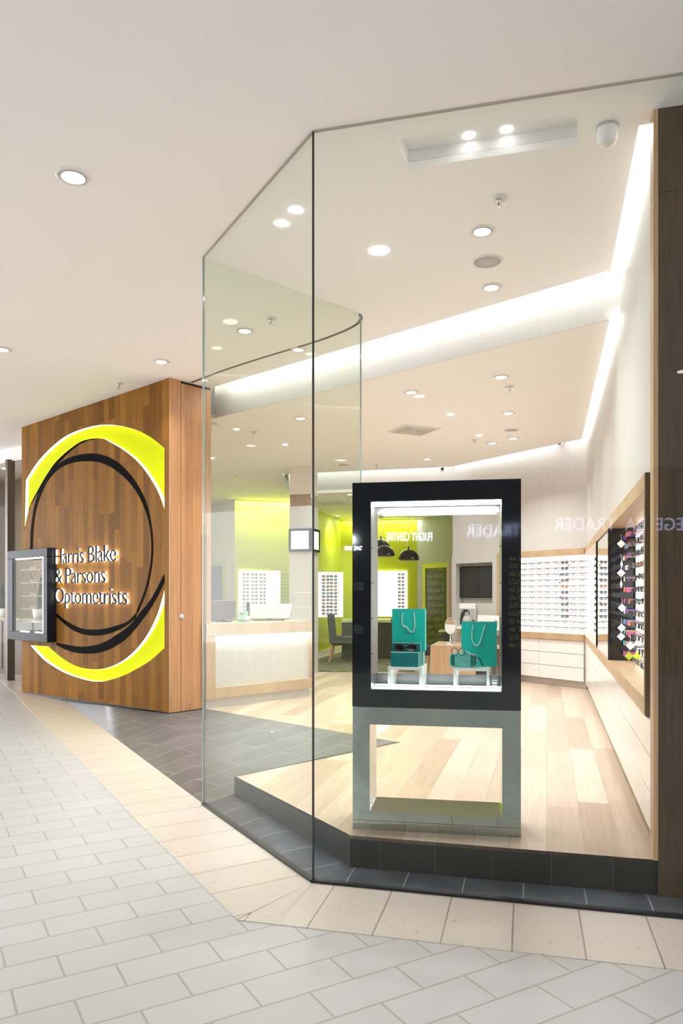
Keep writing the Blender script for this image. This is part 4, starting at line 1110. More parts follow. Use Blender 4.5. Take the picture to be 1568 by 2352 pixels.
b.tube(ell, 0.007, 8, closed=True); rm_ = b.make('rim', M_chrome, mr)
b = B(); b.add([(p[0], -0.004, p[2]) for p in ell] + [(p[0], 0.006, p[2]) for p in ell], [tuple(range(28)), tuple(range(28, 56))] + [(i, (i + 1) % 28, 28 + (i + 1) % 28, 28 + i) for i in range(28)]); b.make('mirror_glass', M_mirror, rm_)
# posters leaning on a ledge under the screen
lx1, _ = bw(1050, 1440, 0.0); lx0, _ = bw(1150, 1440, 0.0)
lz = bw(1073, 1441, 0.06)[1]
lg = thing('wall_ledge', 'narrow white ledge under the screen carrying two posters', 'shelf', BWF)
b = B(); b.box(lx0, lx1, 0.0, 0.12, lz - 0.03, lz); b.make('board', M_white, lg, bevel=0.002)
b = B(); b.box(lx0 + 0.05, lx0 + 0.08, 0.0, 0.09, lz - 0.09, lz - 0.03); b.box(lx1 - 0.08, lx1 - 0.05, 0.0, 0.09, lz - 0.09, lz - 0.03); b.make('bracket', M_white, lg)
M_pgrey = simple('poster grey', (0.42, 0.41, 0.39), 0.5); M_pdark = simple('poster dark', (0.03, 0.03, 0.03), 0.5); M_plight = simple('poster light grey', (0.66, 0.64, 0.61), 0.5)
def poster(label, px0, px1, py0, py1, y, art, name='poster'):
    xa, zt = bw(px1, py0, y); xb, _ = bw(px0, py0, y)
    w_, h_ = xb - xa, zt - lz - 0.001
    # local x runs left to right as seen from the shop
    M_ = BWF @ T(xb, y, lz + 0.001) @ RZ(math.pi)
    t = thing(name, label, 'poster', M_)
    b = B(); b.box(0, w_, 0, 0.006, 0, h_); b.make('board', M_paper, t)
    for nm, poly, m_, lift in art:
        b = B(); b.prism_y([(p[0] * w_, p[1] * h_) for p in poly], -0.0006 * lift - 0.0004, 0.0, ); b.make(nm, m_, t)
def ell_pts(cx_, cz_, rx, rz, n=20): return [(cx_ + rx * math.cos(2 * math.pi * k / n), cz_ + rz * math.sin(2 * math.pi * k / n)) for k in range(n)]
poster('black and white photo poster of a helmeted head, on the white ledge', 1055, 1091, 1386, 1440, 0.055,
       [('backdrop', [(0.02, 0.02), (0.98, 0.02), (0.98, 0.78), (0.02, 0.78)], M_pgrey, 1),
        ('helmet', [(0.02, 0.30), (0.10, 0.58), (0.28, 0.74), (0.52, 0.74), (0.66, 0.62), (0.64, 0.50), (0.40, 0.55), (0.22, 0.40), (0.14, 0.12), (0.02, 0.08)], M_pdark, 2),
        ('face', [(0.26, 0.40), (0.42, 0.52), (0.60, 0.48), (0.66, 0.36), (0.52, 0.26), (0.32, 0.28)], M_plight, 3),
        ('visor', ell_pts(0.48, 0.56, 0.13, 0.09), M_pgrey, 4), ('arm', [(0.70, 0.02), (0.98, 0.02), (0.98, 0.30), (0.86, 0.34), (0.74, 0.20)], M_pdark, 2),
        ('tick_mark', [(0.78, 0.90), (0.83, 0.87), (0.97, 0.93), (0.84, 0.885), (0.80, 0.89)], M_pdark, 1)])
poster('white landscape poster of pale spectacles, on the white ledge right of the portrait', 1096, 1146, 1414, 1446, 0.075,
       [('spectacles', ell_pts(0.25, 0.4, 0.10, 0.18), M_pgrey, 1), ('spectacles', ell_pts(0.25, 0.4, 0.085, 0.15), M_paper, 2), ('spectacles', ell_pts(0.5, 0.48, 0.10, 0.2), M_pgrey, 1), ('spectacles', ell_pts(0.5, 0.48, 0.085, 0.17), M_paper, 2),
        ('figure', [(0.70, 0.10), (0.92, 0.10), (0.95, 0.6), (0.80, 0.7), (0.72, 0.5)], M_pgrey, 1)])

# ------------------------------------------------------------------ reception counter
c0 = at_z(472, 1629, HP).xy; c1 = at_z(717, 1598, HP).xy
CF2 = frame(c0, c1 - c0, HP); CL = (c1 - c0).length
cnt = thing('reception_counter', 'oak edged reception counter with a white panelled front, left inside the shop', 'counter', CF2)
CH = 0.985
b = B(); b.box(0.02, CL - 0.03, 0.03, 0.55, 0, 0.11); b.make('kickboard', M_kick, cnt)
b = B(); b.box(0, CL, -0.02, 0.60, CH - 0.14, CH); b.make('top', M_oak, cnt, bevel=0.002)
b = B(); b.box(0.0, 0.13, -0.012, 0.56, 0.11, CH - 0.14); b.make('end_panel', M_oakv, cnt)
b = B(); b.box(CL - 0.014, CL, -0.012, 0.56, 0.11, CH - 0.14); b.make('end_panel', M_oakv, cnt)
b = B(); b.box(0.13, CL - 0.014, -0.012, 0.56, 0.11, 0.235); b.make('bottom_rail', M_oak, cnt)
b = B(); b.box(0.13, CL - 0.014, 0.035, 0.56, 0.235, CH - 0.14); b.make('front_panel', M_wallpaper, cnt)
area_light('counter_lamp', T(CL / 2 + 0.06, 0.012, CH - 0.145), CL - 0.2, 0.03, 3.0, COVE_COL, cnt)
def on_counter(px, y, z=CH): 
    x = on_frame(CF2, px, 1366, y)[0]; return CF2 @ T(x, y, z + 0.001)
mon = thing('monitor', 'dark grey computer monitor seen from behind at the left end of the counter', 'monitor', on_counter(513, 0.42) @ RZ(-0.7))
b = B(); b.box(-0.155, 0.155, -0.02, 0.02, 0.05, 0.27); b.make('housing', M_bronze, mon, bevel=0.012)
b = B(); b.box(-0.085, 0.11, -0.034, -0.02, 0.03, 0.19); b.make('back_cover', M_bronze, mon, bevel=0.03, segs=4)
b = B(); b.box(-0.03, 0.03, -0.015, 0.015, 0.0, 0.06); b.box(-0.1, 0.1, -0.07, 0.07, 0.0, 0.008); b.make('foot', M_blackmatt, mon)
mon2 = thing('monitor', 'white backed monitor with a dark side on the middle of the counter', 'monitor', on_counter(618, 0.40) @ RZ(-0.55))
b = B(); b.add([(-0.24, -0.02, 0.03), (0.26, -0.02, 0.03), (0.30, -0.05, 0.22), (-0.28, -0.05, 0.22), (-0.24, 0.0, 0.03), (0.26, 0.0, 0.03), (0.30, -0.03, 0.22), (-0.28, -0.03, 0.22)], [(0, 1, 2, 3), (4, 7, 6, 5), (0, 4, 5, 1), (1, 5, 6, 2), (2, 6, 7, 3), (3, 7, 4, 0)]); b.make('back_cover', M_paper, mon2)
b = B(); b.box(-0.30, -0.26, -0.06, 0.0, 0.01, 0.24); b.make('side_bezel', M_blackmatt, mon2)
b = B(); b.box(-0.2, 0.2, -0.05, 0.08, 0.0, 0.012); b.box(-0.03, 0.03, -0.02, 0.0, 0.012, 0.06); b.make('foot', M_blackmatt, mon2)
orn = thing('tissue_bag', 'crumpled pale green tissue parcel on the counter between the two monitors', 'parcel', on_counter(559, 0.25))
b = B(); pr = [(0.0, 0.0), (0.07, 0.0), (0.085, 0.035), (0.07, 0.075), (0.045, 0.09), (0.06, 0.12), (0.0, 0.10)]
b.lathe(pr, seg=14, smooth=False)
r2 = random.Random(4)
b.v = [(x * r2.uniform(0.75, 1.2), y * r2.uniform(0.75, 1.2), z * (r2.uniform(0.85, 1.15) if z > 0.001 else 1)) for x, y, z in b.v]
b.make('paper', simple('pale green tissue', (0.30, 0.52, 0.36), 0.6), orn)

# framed lightbox column behind the counter
pc = at_d(664, 1366, 12.3); pcr = at_d(715, 1366, 12.2)
CLF = frame(pc, (pcr - pc).xy, HP); cw = (pcr - pc).xy.length
M_colgrey = simple('warm grey laminate', (0.55, 0.52, 0.48), 0.3)
colm = thing('display_column', 'grey square column with a framed bright light box, behind the reception counter', 'column', CLF)
hz = lambda py, D=12.3: EYE - (py - CY) / FPX * D - HP
b = B(); b.box(0, cw, 0, cw, 0, hz(1163)); b.make('shaft', M_colgrey, colm)
b = B(); b.box(0.01, cw - 0.01, 0.01, cw - 0.01, hz(1163), ZL - HP if False else hz(1136)); b.make('mirror_top', M_mirror, colm)
b = B(); b.box(0.01, cw - 0.01, 0.01, cw - 0.01, hz(1136), ZL - HP + 0.01); b.make('head', M_white, colm)
for nm, M_ in (('light_box', Matrix.Identity(4)), ('light_box', T(cw, 0, 0) @ RZ(math.pi / 2))):
    e = bpy.data.objects.new(nm, None); COL.objects.link(e); e.parent = colm; e.matrix_local = M_
    z0, z1 = hz(1267), hz(1215)
    b = B(); t_ = 0.04
    b.box(0, cw, -0.03, -0.001, z0, z0 + t_); b.box(0, cw, -0.03, -0.001, z1 - t_, z1); b.box(0, t_, -0.03, -0.001, z0 + t_, z1 - t_); b.box(cw - t_, cw, -0.03, -0.001, z0 + t_, z1 - t_)
    b.make('frame', M_blackmatt, e)
    b = B(); b.box(t_, cw - t_, -0.02, -0.012, z0 + t_, z1 - t_); b.make('screen', simple('bright screen', (1, 1, 1), 0.4, emit=(0.95, 0.98, 1), es=1.6) if 'bright screen' not in bpy.data.materials else bpy.data.materials['bright screen'], e)
# wire card rack on the counter
wr = thing('wire_rack', 'small wire rack of clear lens discs at the right end of the counter', 'rack', on_counter(693, 0.30) @ RZ(-0.75))
ww, wh = 0.235, 0.20
zr = 0.17
b = B(); b.tube([(-ww / 2, 0, 0.0), (-ww / 2, 0, zr + wh - 0.02), (-ww / 2 + 0.02, 0, zr + wh), (ww / 2 - 0.02, 0, zr + wh), (ww / 2, 0, zr + wh - 0.02), (ww / 2, 0, 0.0)], 0.005, 8)
b.tube([(-ww / 2, 0, zr + 0.0), (ww / 2, 0, zr)], 0.004, 8); b.tube([(-ww / 2, 0, 0.005), (-ww / 2, 0.12, 0.005), (ww / 2, 0.12, 0.005), (ww / 2, 0, 0.005)], 0.005, 8)
b.make('wire_frame', M_brushed, wr)
for k in range(6):
    b = B(); b.lathe([(0.0, -0.001), (0.07, -0.001), (0.07, 0.001), (0.0, 0.001)], seg=20)
    b.make('lens_disc', M_acr, wr, T(-0.09 + k * 0.036, 0, zr + 0.09) @ Matrix.Rotation(1.2, 4, 'Y'))

# ------------------------------------------------------------------ lime walls: white eyewear panels
clear_stuff = B()
def small_spec(bld, M, w_=0.055, h_=0.036):
    for sx in (-1, 1):
        ol = lens_outline(sx * (w_ / 2 + 0.008), w_, h_, 8, 2.4, sx)
        bld.tube([M @ Vector((p[0], 0, p[1])) for p in ol], 0.0018, 3, 0, closed=True)
        bld.tube([M @ Vector((sx * (w_ + 0.009), 0.002, h_ * 0.28)), M @ Vector((sx * (w_ + 0.009), 0.12, h_ * 0.25))], 0.0018, 3, 0)
    bld.tube([M @ Vector((-0.009, 0, h_ * 0.2)), M @ Vector((0.009, 0, h_ * 0.2))], 0.0018, 3, 0)
def eyewear_panel(label, F, w_, zt, zb_, suncols, clearcols, where, th=0.05):
    """F: origin bottom-left as seen, x to the right, y away from the viewer"""
    t = thing('eyewear_panel', label, 'display panel', F)
    b = B(); b.box(0, w_, -th, 0, zb_, zt); b.make('panel', M_panel, t)
    rows = rack_rows(zb_ + 0.07, zt - 0.09)
    for z in rows:
        b = B(); b.box(0.06, w_ - 0.06, -th - 0.10, -th - 0.096, z + 0.008, z + 0.012); b.box(w_ / 2, w_ / 2 + 0.008, -th - 0.1, -th, z + 0.008, z + 0.012); b.make('rail', M_acr, t)
    for r_, z in enumerate(rows):
        for x in suncols:
            put_spec('sunglasses', SUN[rnd.randrange(6)], F @ T(x, -th - 0.128, z) @ RZ(rnd.uniform(-0.1, 0.1)) @ Matrix.Scale(1.12, 4), 'sunglasses on the %s row of the %s' % (ORD[r_], where), 'sunglasses on the %s row, %s' % (ORD[r_], where))
        for x in clearcols:
            small_spec(clear_stuff, F @ T(x, -th - 0.128, z))
F1 = frame(W1, W2 - W1); x0p, zt_ = on_frame(F1, 549, 1310, -0.05); x1p = on_frame(F1, 690, 1310, -0.05)[0]; zb_ = on_frame(F1, 600, 1416, -0.05)[1]
F1 = F1 @ T(x0p, -0.003, 0)
sx_ = [on_frame(F1, p, 1366, -0.17)[0] for p in (564, 584, 603)]
eyewear_panel('large white backlit panel of glasses on the lime wall behind the counter', F1, x1p - x0p, zt_, zb_, sx_, [on_frame(F1, p, 1366, -0.17)[0] for p in (619, 637, 653, 672)], 'left lime wall panel')
# the right panel hangs on the lime side wall and faces the shop
q0 = at_d(722, 1366, 14.95); F2 = frame(q0.xy, (1, 0.12)); x1q = on_frame(F2, 787, 1366, 0)[0]
eyewear_panel('white backlit panel of glasses left of the black display cabinet, by the olive chair', F2, x1q, on_frame(F2, 755, 1314, 0)[1], on_frame(F2, 755, 1417, 0)[1], [on_frame(F2, p, 1366, -0.12)[0] for p in (747, 765)], [0.11], 'panel by the olive chair')
F3 = frame(W3, W4 - W3); x0p, zt_ = on_frame(F3, 846, 1311, -0.05); x1p = on_frame(F3, 935, 1311, -0.05)[0]; zb_ = on_frame(F3, 900, 1416, -0.05)[1]
F3 = F3 @ T(x0p, -0.003, 0)
eyewear_panel('white panel of glasses on the rear lime wall, seen through the display cabinet', F3, x1p - x0p, zt_, zb_, [on_frame(F3, 921, 1366, -0.17)[0]], [on_frame(F3, p, 1366, -0.17)[0] for p in (860, 882, 901)], 'rear lime wall panel')
st = clear_stuff.make('eyeglasses', FR[3]); tag(st, 'faint rows of clear glasses on the white panels of the lime walls', 'eyeglasses', None, 'stuff')

# doorways
def doorway(n, F, px0, px1, py, ph, label, m_in):
    xa, zt2 = on_frame(F, px0, py, 0); xb = on_frame(F, px1, py, 0)[0]
    b = B(); e = 0.10
    b.box(xa, xa + e, -0.03, -0.001, HP, zt2); b.box(xb - e, xb, -0.03, -0.001, HP, zt2); b.box(xa + e, xb - e, -0.03, -0.001, zt2 - e, zt2)
    setting(b.make('door_%d_frame' % n if False else 'trim_door_%d' % n, M_lime, M=F), 'lime green frame ' + label, 'door frame')
    b = B(); b.box(xa + e, xb - e, -0.012, -0.001, HP, zt2 - e)
    o = b.make('door_%d' % n, m_in, M=F); setting(o, 'dark panel filling the doorway ' + label, 'door')
    return xa + e, xb - e, zt2 - e
FG = frame(W4, W5 - W4)
M_doorway = simple('dark olive doorway interior', (0.05, 0.055, 0.015), 0.25)  # flat dark green stands in for the dark interior of the open doorway
xa, xb, zt2 = doorway(1, FG, 973, 1034, 1296, 0, 'in the grey rear wall, seen through the display cabinet', M_doorway)
HG = Vector((2.43, 16.0)); EG = Vector((2.17, 15.25))
b = B(); b.box(0, (EG - HG).length, 0, 0.045, HP + 0.01, zt2 + 0.02)
setting(b.make('door_2', simple('pale timber door', (0.62, 0.46, 0.29), 0.4), M=frame(HG, EG - HG)), 'pale timber door leaf standing open by the grey rear wall', 'door')
FW = frame(W0 + (W0 - W1) * 0.6, W1 - W0)
doorway(3, FW, 478, 517, 1292, 0, 'in the white wall above the left end of the counter', simple('grey brown door', (0.10, 0.085, 0.075), 0.3))
for k in range(4):
    pass

# ------------------------------------------------------------------ consulting furniture
rug = B(); rug.prism([(-0.52, 12.72), (1.25, 12.72), (1.95, 16.9), (0.1, 17.3), (-0.62, 14.7)], HP + 0.0005, HP + 0.012)
mR, ntR, bR = mat('olive patterned carpet')
v = coords(ntR, scale=(5, 22, 1)); nz = N(ntR, 'ShaderNodeTexNoise'); nz.inputs['Scale'].default_value = 1.0; nz.inputs['Detail'].default_value = 4; ntR.links.new(v, nz.inputs['Vector'])
cr = N(ntR, 'ShaderNodeValToRGB'); cr.color_ramp.elements[0].position = 0.38; cr.color_ramp.elements[0].color = (0.035, 0.034, 0.022, 1); cr.color_ramp.elements[1].position = 0.66; cr.color_ramp.elements[1].color = (0.22, 0.215, 0.09, 1)
ntR.links.new(nz.outputs['Fac'], cr.inputs['Fac']); ntR.links.new(cr.outputs['Color'], bR.inputs['Base Color']); bR.inputs['Roughness'].default_value = 0.95
tag(rug.make('carpet', mR), 'dark olive streaked carpet under the consulting tables', 'carpet')

def parson_chair(label, M, fab, leg):
    t = thing('dining_chair', label, 'chair', M, 'upholstered chairs in the consulting area')
    w_ = 0.46
    b = B(); b.box(0, 0.52, 0, w_, 0.33, 0.50); b.make('seat', fab, t, bevel=0.03, segs=3)
    b = B(); b.add([(-0.03, 0.005, 0.36), (0.085, 0.005, 0.36), (0.03, 0.02, 0.93), (-0.08, 0.02, 0.93), (-0.03, w_ - 0.005, 0.36), (0.085, w_ - 0.005, 0.36), (0.03, w_ - 0.02, 0.93), (-0.08, w_ - 0.02, 0.93)],
          [(0, 1, 2, 3), (4, 7, 6, 5), (0, 4, 5, 1), (1, 5, 6, 2), (2, 6, 7, 3), (3, 7, 4, 0)]); b.make('backrest', fab, t, bevel=0.025, segs=3)
    for x, dx in ((0.02, -0.06), (0.47, 0.0)):
        for y in (0.04, w_ - 0.04):
            b = B(); b.tube([(x, y, 0.35), (x + dx * 0.4, y, 0.18), (x + dx, y, 0.0)], 0.02, 8, rs=[0.024, 0.021, 0.016]); b.make('leg', leg, t)
    return t
M_leg = simple('pale beech', (0.55, 0.36, 0.19), 0.4)
p_ = at_d(760, 1366, 14.35)
parson_chair('dark olive upholstered chair with pale wooden legs, left of the black display cabinet', frame((p_.x, p_.y), (1, -0.08), HP + 0.0125), M_olive, M_leg)
parson_chair('charcoal upholstered chair drawn up to the left end of the oak desk', frame((0.95, 12.05), (1, 0.1), HP + 0.0005), M_charcoal, M_leg)
M_palegreen = simple('pale lime laminate', (0.52, 0.56, 0.22), 0.3)
tb = thing('consulting_table', 'dark olive fronted table with pale top on the carpet, behind the taller bag', 'table', frame((0.30, 15.2), (1, -0.05), HP + 0.0125))
b = B(); b.box(-0.32, 1.18, 0, 0.7, 0.74, 0.80); b.make('top', M_palegreen, tb, bevel=0.003)
b = B(); b.box(-0.30, 1.16, 0.03, 0.06, 0.02, 0.74); b.make('front_panel', M_olive, tb)
b = B(); b.box(-0.30, -0.26, 0.06, 0.66, 0.0, 0.74); b.box(1.12, 1.16, 0.06, 0.66, 0.0, 0.74); b.make('end_panel', M_olive, tb)
bn = thing('bench', 'low olive bench with a pale lime top by the grey rear wall', 'bench', frame((1.95, 14.9), (0.97, -0.24), HP + 0.0125))
b = B(); b.box(0, 0.95, 0, 0.45, 0.56, 0.60); b.make('top', M_palegreen, bn, bevel=0.003)
b = B(); b.box(0.02, 0.93, 0.02, 0.43, 0.0, 0.56); b.make('base', M_olive, bn)

def pendant(label, px, py, D, dia):
    rim = at_d(px, py, D); r = dia / 2
    t = thing('pendant_lamp', label, 'lamp', T(*rim), 'black dome pendant lamps')
    prof = [(r * math.cos(math.radians(a)) * (1.0 if a > 0 else 0.97), r * 0.08 + r * 0.95 * math.sin(math.radians(a))) for a in range(0, 91, 9)]
    prof = [(r * 0.93, 0.0)] + prof
    b = B(); b.lathe(prof, seg=32); sh = b.make('lamp_shade', M_black, t); md = sh.modifiers.new('solid', 'SOLIDIFY'); md.thickness = 0.006; md.offset = -1
    b = B(); b.lathe([(0.0, r * 0.16), (r * 0.86, r * 0.16), (r * 0.80, r * 0.4), (0.0, r * 0.6)], seg=24); b.make('diffuser', simple('warm lamp glow', (1, 1, 0.8), 0.5, emit=(0.95, 0.95, 0.45), es=2.5) if 'warm lamp glow' not in bpy.data.materials else bpy.data.materials['warm lamp glow'], sh)
    b = B(); b.tube([(0, 0, r * 1.02), (0, 0, r * 1.30)], 0.016, 10); b.make('stem', M_black, t)
    top = ZB - rim.z
    b = B(); b.tube([(0, 0, r * 1.30), (-0.05, 0, r * 1.30 + 0.10), (-0.02, 0, r * 1.3 + 0.22), (0, 0, top * 0.75), (0, 0, top - 0.04)], 0.006, 6); b.make('cord', M_paper, t)
    b = B(); b.lathe([(0.0, top - 0.0005), (0.06, top - 0.0005), (0.055, top - 0.05), (0.0, top - 0.06)], seg=20); b.make('ceiling_rose', M_grille, t)
pendant('black dome pendant lamp hanging clear of the others in front of the lime rear wall', 938, 1287, 15.8, 0.46)
pendant('black dome pendant lamp, upper one of the overlapping pair at the left', 874, 1262, 16.9, 0.46)
pendant('black dome pendant lamp, lower one of the overlapping pair at the left', 882, 1278, 15.6, 0.45)

# ------------------------------------------------------------------ black sunglasses on the box, spectacles on the case
bs = thing('sunglasses', 'large black sunglasses lying on the front turquoise box', 'sunglasses', DF @ T(dl(930, 0.095) , 0.112, ZT + 0.083 + 0.021) @ RZ(yaw - 0.06) @ Matrix.Rotation(-0.12, 4, 'X'))
for sx in (-1, 1):
    ol = [(p[0], p[1]) for p in lens_outline(sx * 0.036, 0.056, 0.040, 28, 2.3, sx)]
    b = B(); b.tube([(p[0], 0.004 * (abs(p[0]) / 0.06) ** 2, p[1]) for p in ol], 0.0034, 8, closed=True); rm_ = b.make('rim', M_black, bs)
    b = B(); b.add([(p[0], 0.004 * (abs(p[0]) / 0.06) ** 2, p[1]) for p in ol], [tuple(range(28))]); b.make('lens', simple('black lens', (0.01, 0.012, 0.012), 0.03) if 'black lens' not in bpy.data.materials else bpy.data.materials['black lens'], rm_)
    b = B(); b.tube([(sx * 0.062, 0.006, 0.008), (sx * 0.068, 0.012, 0.004), (sx * 0.05, 0.016, -0.008), (-sx * 0.03, 0.019 + 0.002 * sx, -0.014)], 0.0030, 8, rs=[0.004, 0.005, 0.0035, 0.0025]); b.make('temple', M_black, bs)
b = B(); b.tube([(-0.009, 0, 0.006), (0, -0.002, 0.008), (0.009, 0, 0.006)], 0.0032, 8); b.make('bridge', M_black, bs)
gx_, gz_ = on_frame(DF, 1052, 1497, 0.074)
gs = thing('eyeglasses', 'dark framed spectacles with a beaded temple resting on the turquoise case', 'glasses', DF @ T(gx_, 0.066, gz_) @ RZ(yaw + 0.35) @ Matrix.Scale(1.3, 4))
for k, sx in enumerate((-1, 1)):
    ol = lens_outline(sx * 0.016, 0.027, 0.034, 20, 2.2, sx)
    b = B(); b.tube([(p[0], 0, p[1]) for p in ol], 0.0017, 7, closed=True); rm_ = b.make('rim', M_black, gs)
    b = B(); b.add([(p[0], 0, p[1]) for p in ol], [tuple(range(20))]); b.make('lens', L_clear, rm_)
b = B(); b.tube([(0.028, 0, 0.008), (0.05, -0.006, -0.006), (0.075, -0.008, -0.018)], 0.0014, 7); b.make('temple', M_chrome, gs)
b = B(); b.tube([(0.075, -0.008, -0.018), (0.095, -0.006, -0.034), (0.108, -0.002, -0.062)], 0.0026, 8); b.make('temple_tip', M_black, gs)
for k in range(5):
    b = B(); b.lathe([(0.0, -0.003), (0.0026, -0.0015), (0.0026, 0.0015), (0.0, 0.003)], seg=10); b.make('bead', M_chrome, gs, T(0.045 + k * 0.007, -0.006, -0.003 - k * 0.0036))
# spectacles inside the black wall case
for k, z in enumerate(CASE_SHELF):
    for j, fx in enumerate((0.36, 0.80)):
        put_spec('eyeglasses', SPEC_IV, SWF @ T(x0 + fx if False else on_frame(CM, (52, 77)[j], 1366, 0.15)[0], CASEY + 0.14, z + 0.022) @ RZ(0.3), 'pale glasses, %s, on the %s glass shelf of the black wall case' % (('left pair', 'right pair')[j], ('lowest', 'second lowest', 'middle', 'second highest', 'highest')[k]), 'glasses in the black wall case')
# ------------------------------------------------------------------ ceiling fittings
def disc_lamp(M, power, col, parent, dia=0.10):
    return area_light('lamp', M @ T(0, 0, -0.012), dia, dia, power, col, parent, 'DISK', SPREAD)
def downlight(label, px, py, z, power, col=SHOP_COL, r=0.085, group='round ceiling downlights', trim=True, lens=None):
    p = at_z(px, py, z)
    t = thing('downlight', label, 'ceiling light', T(p.x, p.y, z), group)
    if trim:
        b = B(); b.lathe([(r * 0.72, -0.0005), (r * 0.74, -0.006), (r * 0.98, -0.004), (r, -0.0005)], seg=36); b.make('trim_ring', M_trim, t)
        b = B(); b.lathe([(r * 0.72, -0.0005), (r * 0.72, -0.012), (r * 0.66, -0.010), (r * 0.64, -0.0005)], seg=36); b.make('gimbal', M_grille, t)
    b = B(); b.lathe([(0.0, -0.006), (r * (0.63 if trim else 0.9), -0.005), (r * (0.63 if trim else 0.9), -0.0005)], seg=32); b.make('lens', lens or M_lens, t)
    if power: disc_lamp(Matrix.Identity(4), power, col, t, r * 1.1)
    return t
SL_ = [
 (1107, 530, ZC, 'largest trimmed downlight above the ceiling speaker, in the front ceiling', 0.085),
 (1128, 659, ZC, 'trimmed downlight just below the ceiling speaker, near the front bulkhead', 0.085),
 (562, 759, ZC, 'trimmed downlight seen through the greenish left glass', 0.085),
 (685, 802, ZC, 'trimmed downlight beside the curved dark door track', 0.075),
 (1150, 865, ZL, 'trimmed downlight nearest the right end of the front bulkhead, middle ceiling', 0.085),
 (944, 900, ZL, 'trimmed downlight in the middle ceiling left of the square air vent top', 0.085),
 (690, 960, ZL, 'trimmed downlight seen through the left glass under the bulkhead', 0.085),
 (1167, 948, ZL, 'trimmed downlight directly above the small flush speaker in the middle ceiling', 0.085),
 (1130, 1017, ZL, 'left one of the two downlights below the small flush speaker', 0.085),
 (1178, 1006, ZL, 'right one of the two downlights below the small flush speaker', 0.085),
 (981, 1054, ZL, 'downlight nearest the rear bulkhead, below the square air vent', 0.085),
 (785, 1056, ZL, 'downlight beside the faint speaker seen through the front glass', 0.085),
 (775, 1184, ZB, 'left downlight in the low rear ceiling', 0.085),
 (804, 1135, ZB, 'downlight by the slotted vent in the low rear ceiling', 0.085),
]
for px, py, z, lab, r in SL_:
    downlight(lab, px, py, z, SHOP_LAMP, r=r)
downlight('plain bright round lamp without a trim ring, left of the ceiling speaker', 870, 576, ZC, SHOP_LAMP, r=0.07, trim=False)
STAR = [(1076, 311, ZC + 0.10, 'left starry lamp in the shallow ceiling recess'), (1163, 297, ZC + 0.10, 'right starry lamp in the shallow ceiling recess'), (647, 513, ZC, 'lower starry lamp of the close pair behind the left glass'), (679, 483, ZC, 'upper starry lamp of the close pair behind the left glass'),
        (1033, 952, ZL, 'small bright lamp above the square air vent, towards the right'), (1100, 1000, ZL, 'small bright lamp right of the square air vent'), (543, 986, ZL, 'small bright lamp high behind the left glass, near the dome camera'), (655, 1021, ZL, 'small bright lamp left of the front glass corner'), (487, 1052, ZL, 'small bright lamp at the far left edge of the left glass')]
for px, py, z, lab in STAR:
    downlight(lab, px, py, z, (9.0 if px < 700 else 4.0) if py > 900 else (0.0 if z > ZC else 2.0), r=0.032, group='small bright ceiling lamps', trim=False, lens=M_softlens if z > ZC else M_star)
for px, py, lab, pw in ((168, 405, 'large bright downlight in the walkway ceiling, upper left', MALL_LAMP), (370, 830, 'trimmed downlight in the walkway ceiling above the timber sign wall', MALL_LAMP), (5, 802, 'downlight cut by the left edge of the picture', MALL_LAMP)):
    downlight(lab, px, py, ZC, pw, MALL_COL, r=0.10 if px == 168 else 0.09, group='downlights in the walkway ceiling')
for px, py, D in ((15, 1010, 14.2), (-60, 1010, 13.6)):  # lamps added to brighten the neighbouring shop
    q = at_d(px, 1366, D)
    t = thing('downlight', 'added downlight brightening the neighbouring shop', 'ceiling light', T(q.x, q.y, ZC), 'added downlights brightening the neighbouring shop')
    b = B(); b.lathe([(0.0, -0.006), (0.08, -0.005), (0.08, -0.0005)], seg=24); b.make('lens', M_lens, t)
    disc_lamp(Matrix.Identity(4), 3.0, (1, 0.9, 0.75), t, 0.14)
# walkway ceiling lamps behind the viewpoint that light the place
for i, (x, y) in enumerate(((-4.5, -0.5), (-1.6, -1.2), (1.3, -1.6), (4.2, -2.2), (-6.5, 2.5), (-4.5, -4.5), (-0.5, -5.0), (3.5, -5.5), (-8.0, 6.0), (-6.6, 9.0), (-3.6, 3.2))):
    t = thing('downlight', 'downlight in the walkway ceiling outside the view', 'ceiling light', T(x, y, ZC), 'downlights in the walkway ceiling')
    b = B(); b.lathe([(0.065, -0.0005), (0.068, -0.006), (0.09, -0.004), (0.092, -0.0005)], seg=28); b.make('trim_ring', M_trim, t)
    b = B(); b.lathe([(0.0, -0.006), (0.063, -0.005), (0.063, -0.0005)], seg=24); b.make('lens', M_lens, t)
    disc_lamp(Matrix.Identity(4), MALL_LAMP * 1.15, MALL_COL, t, 0.11)

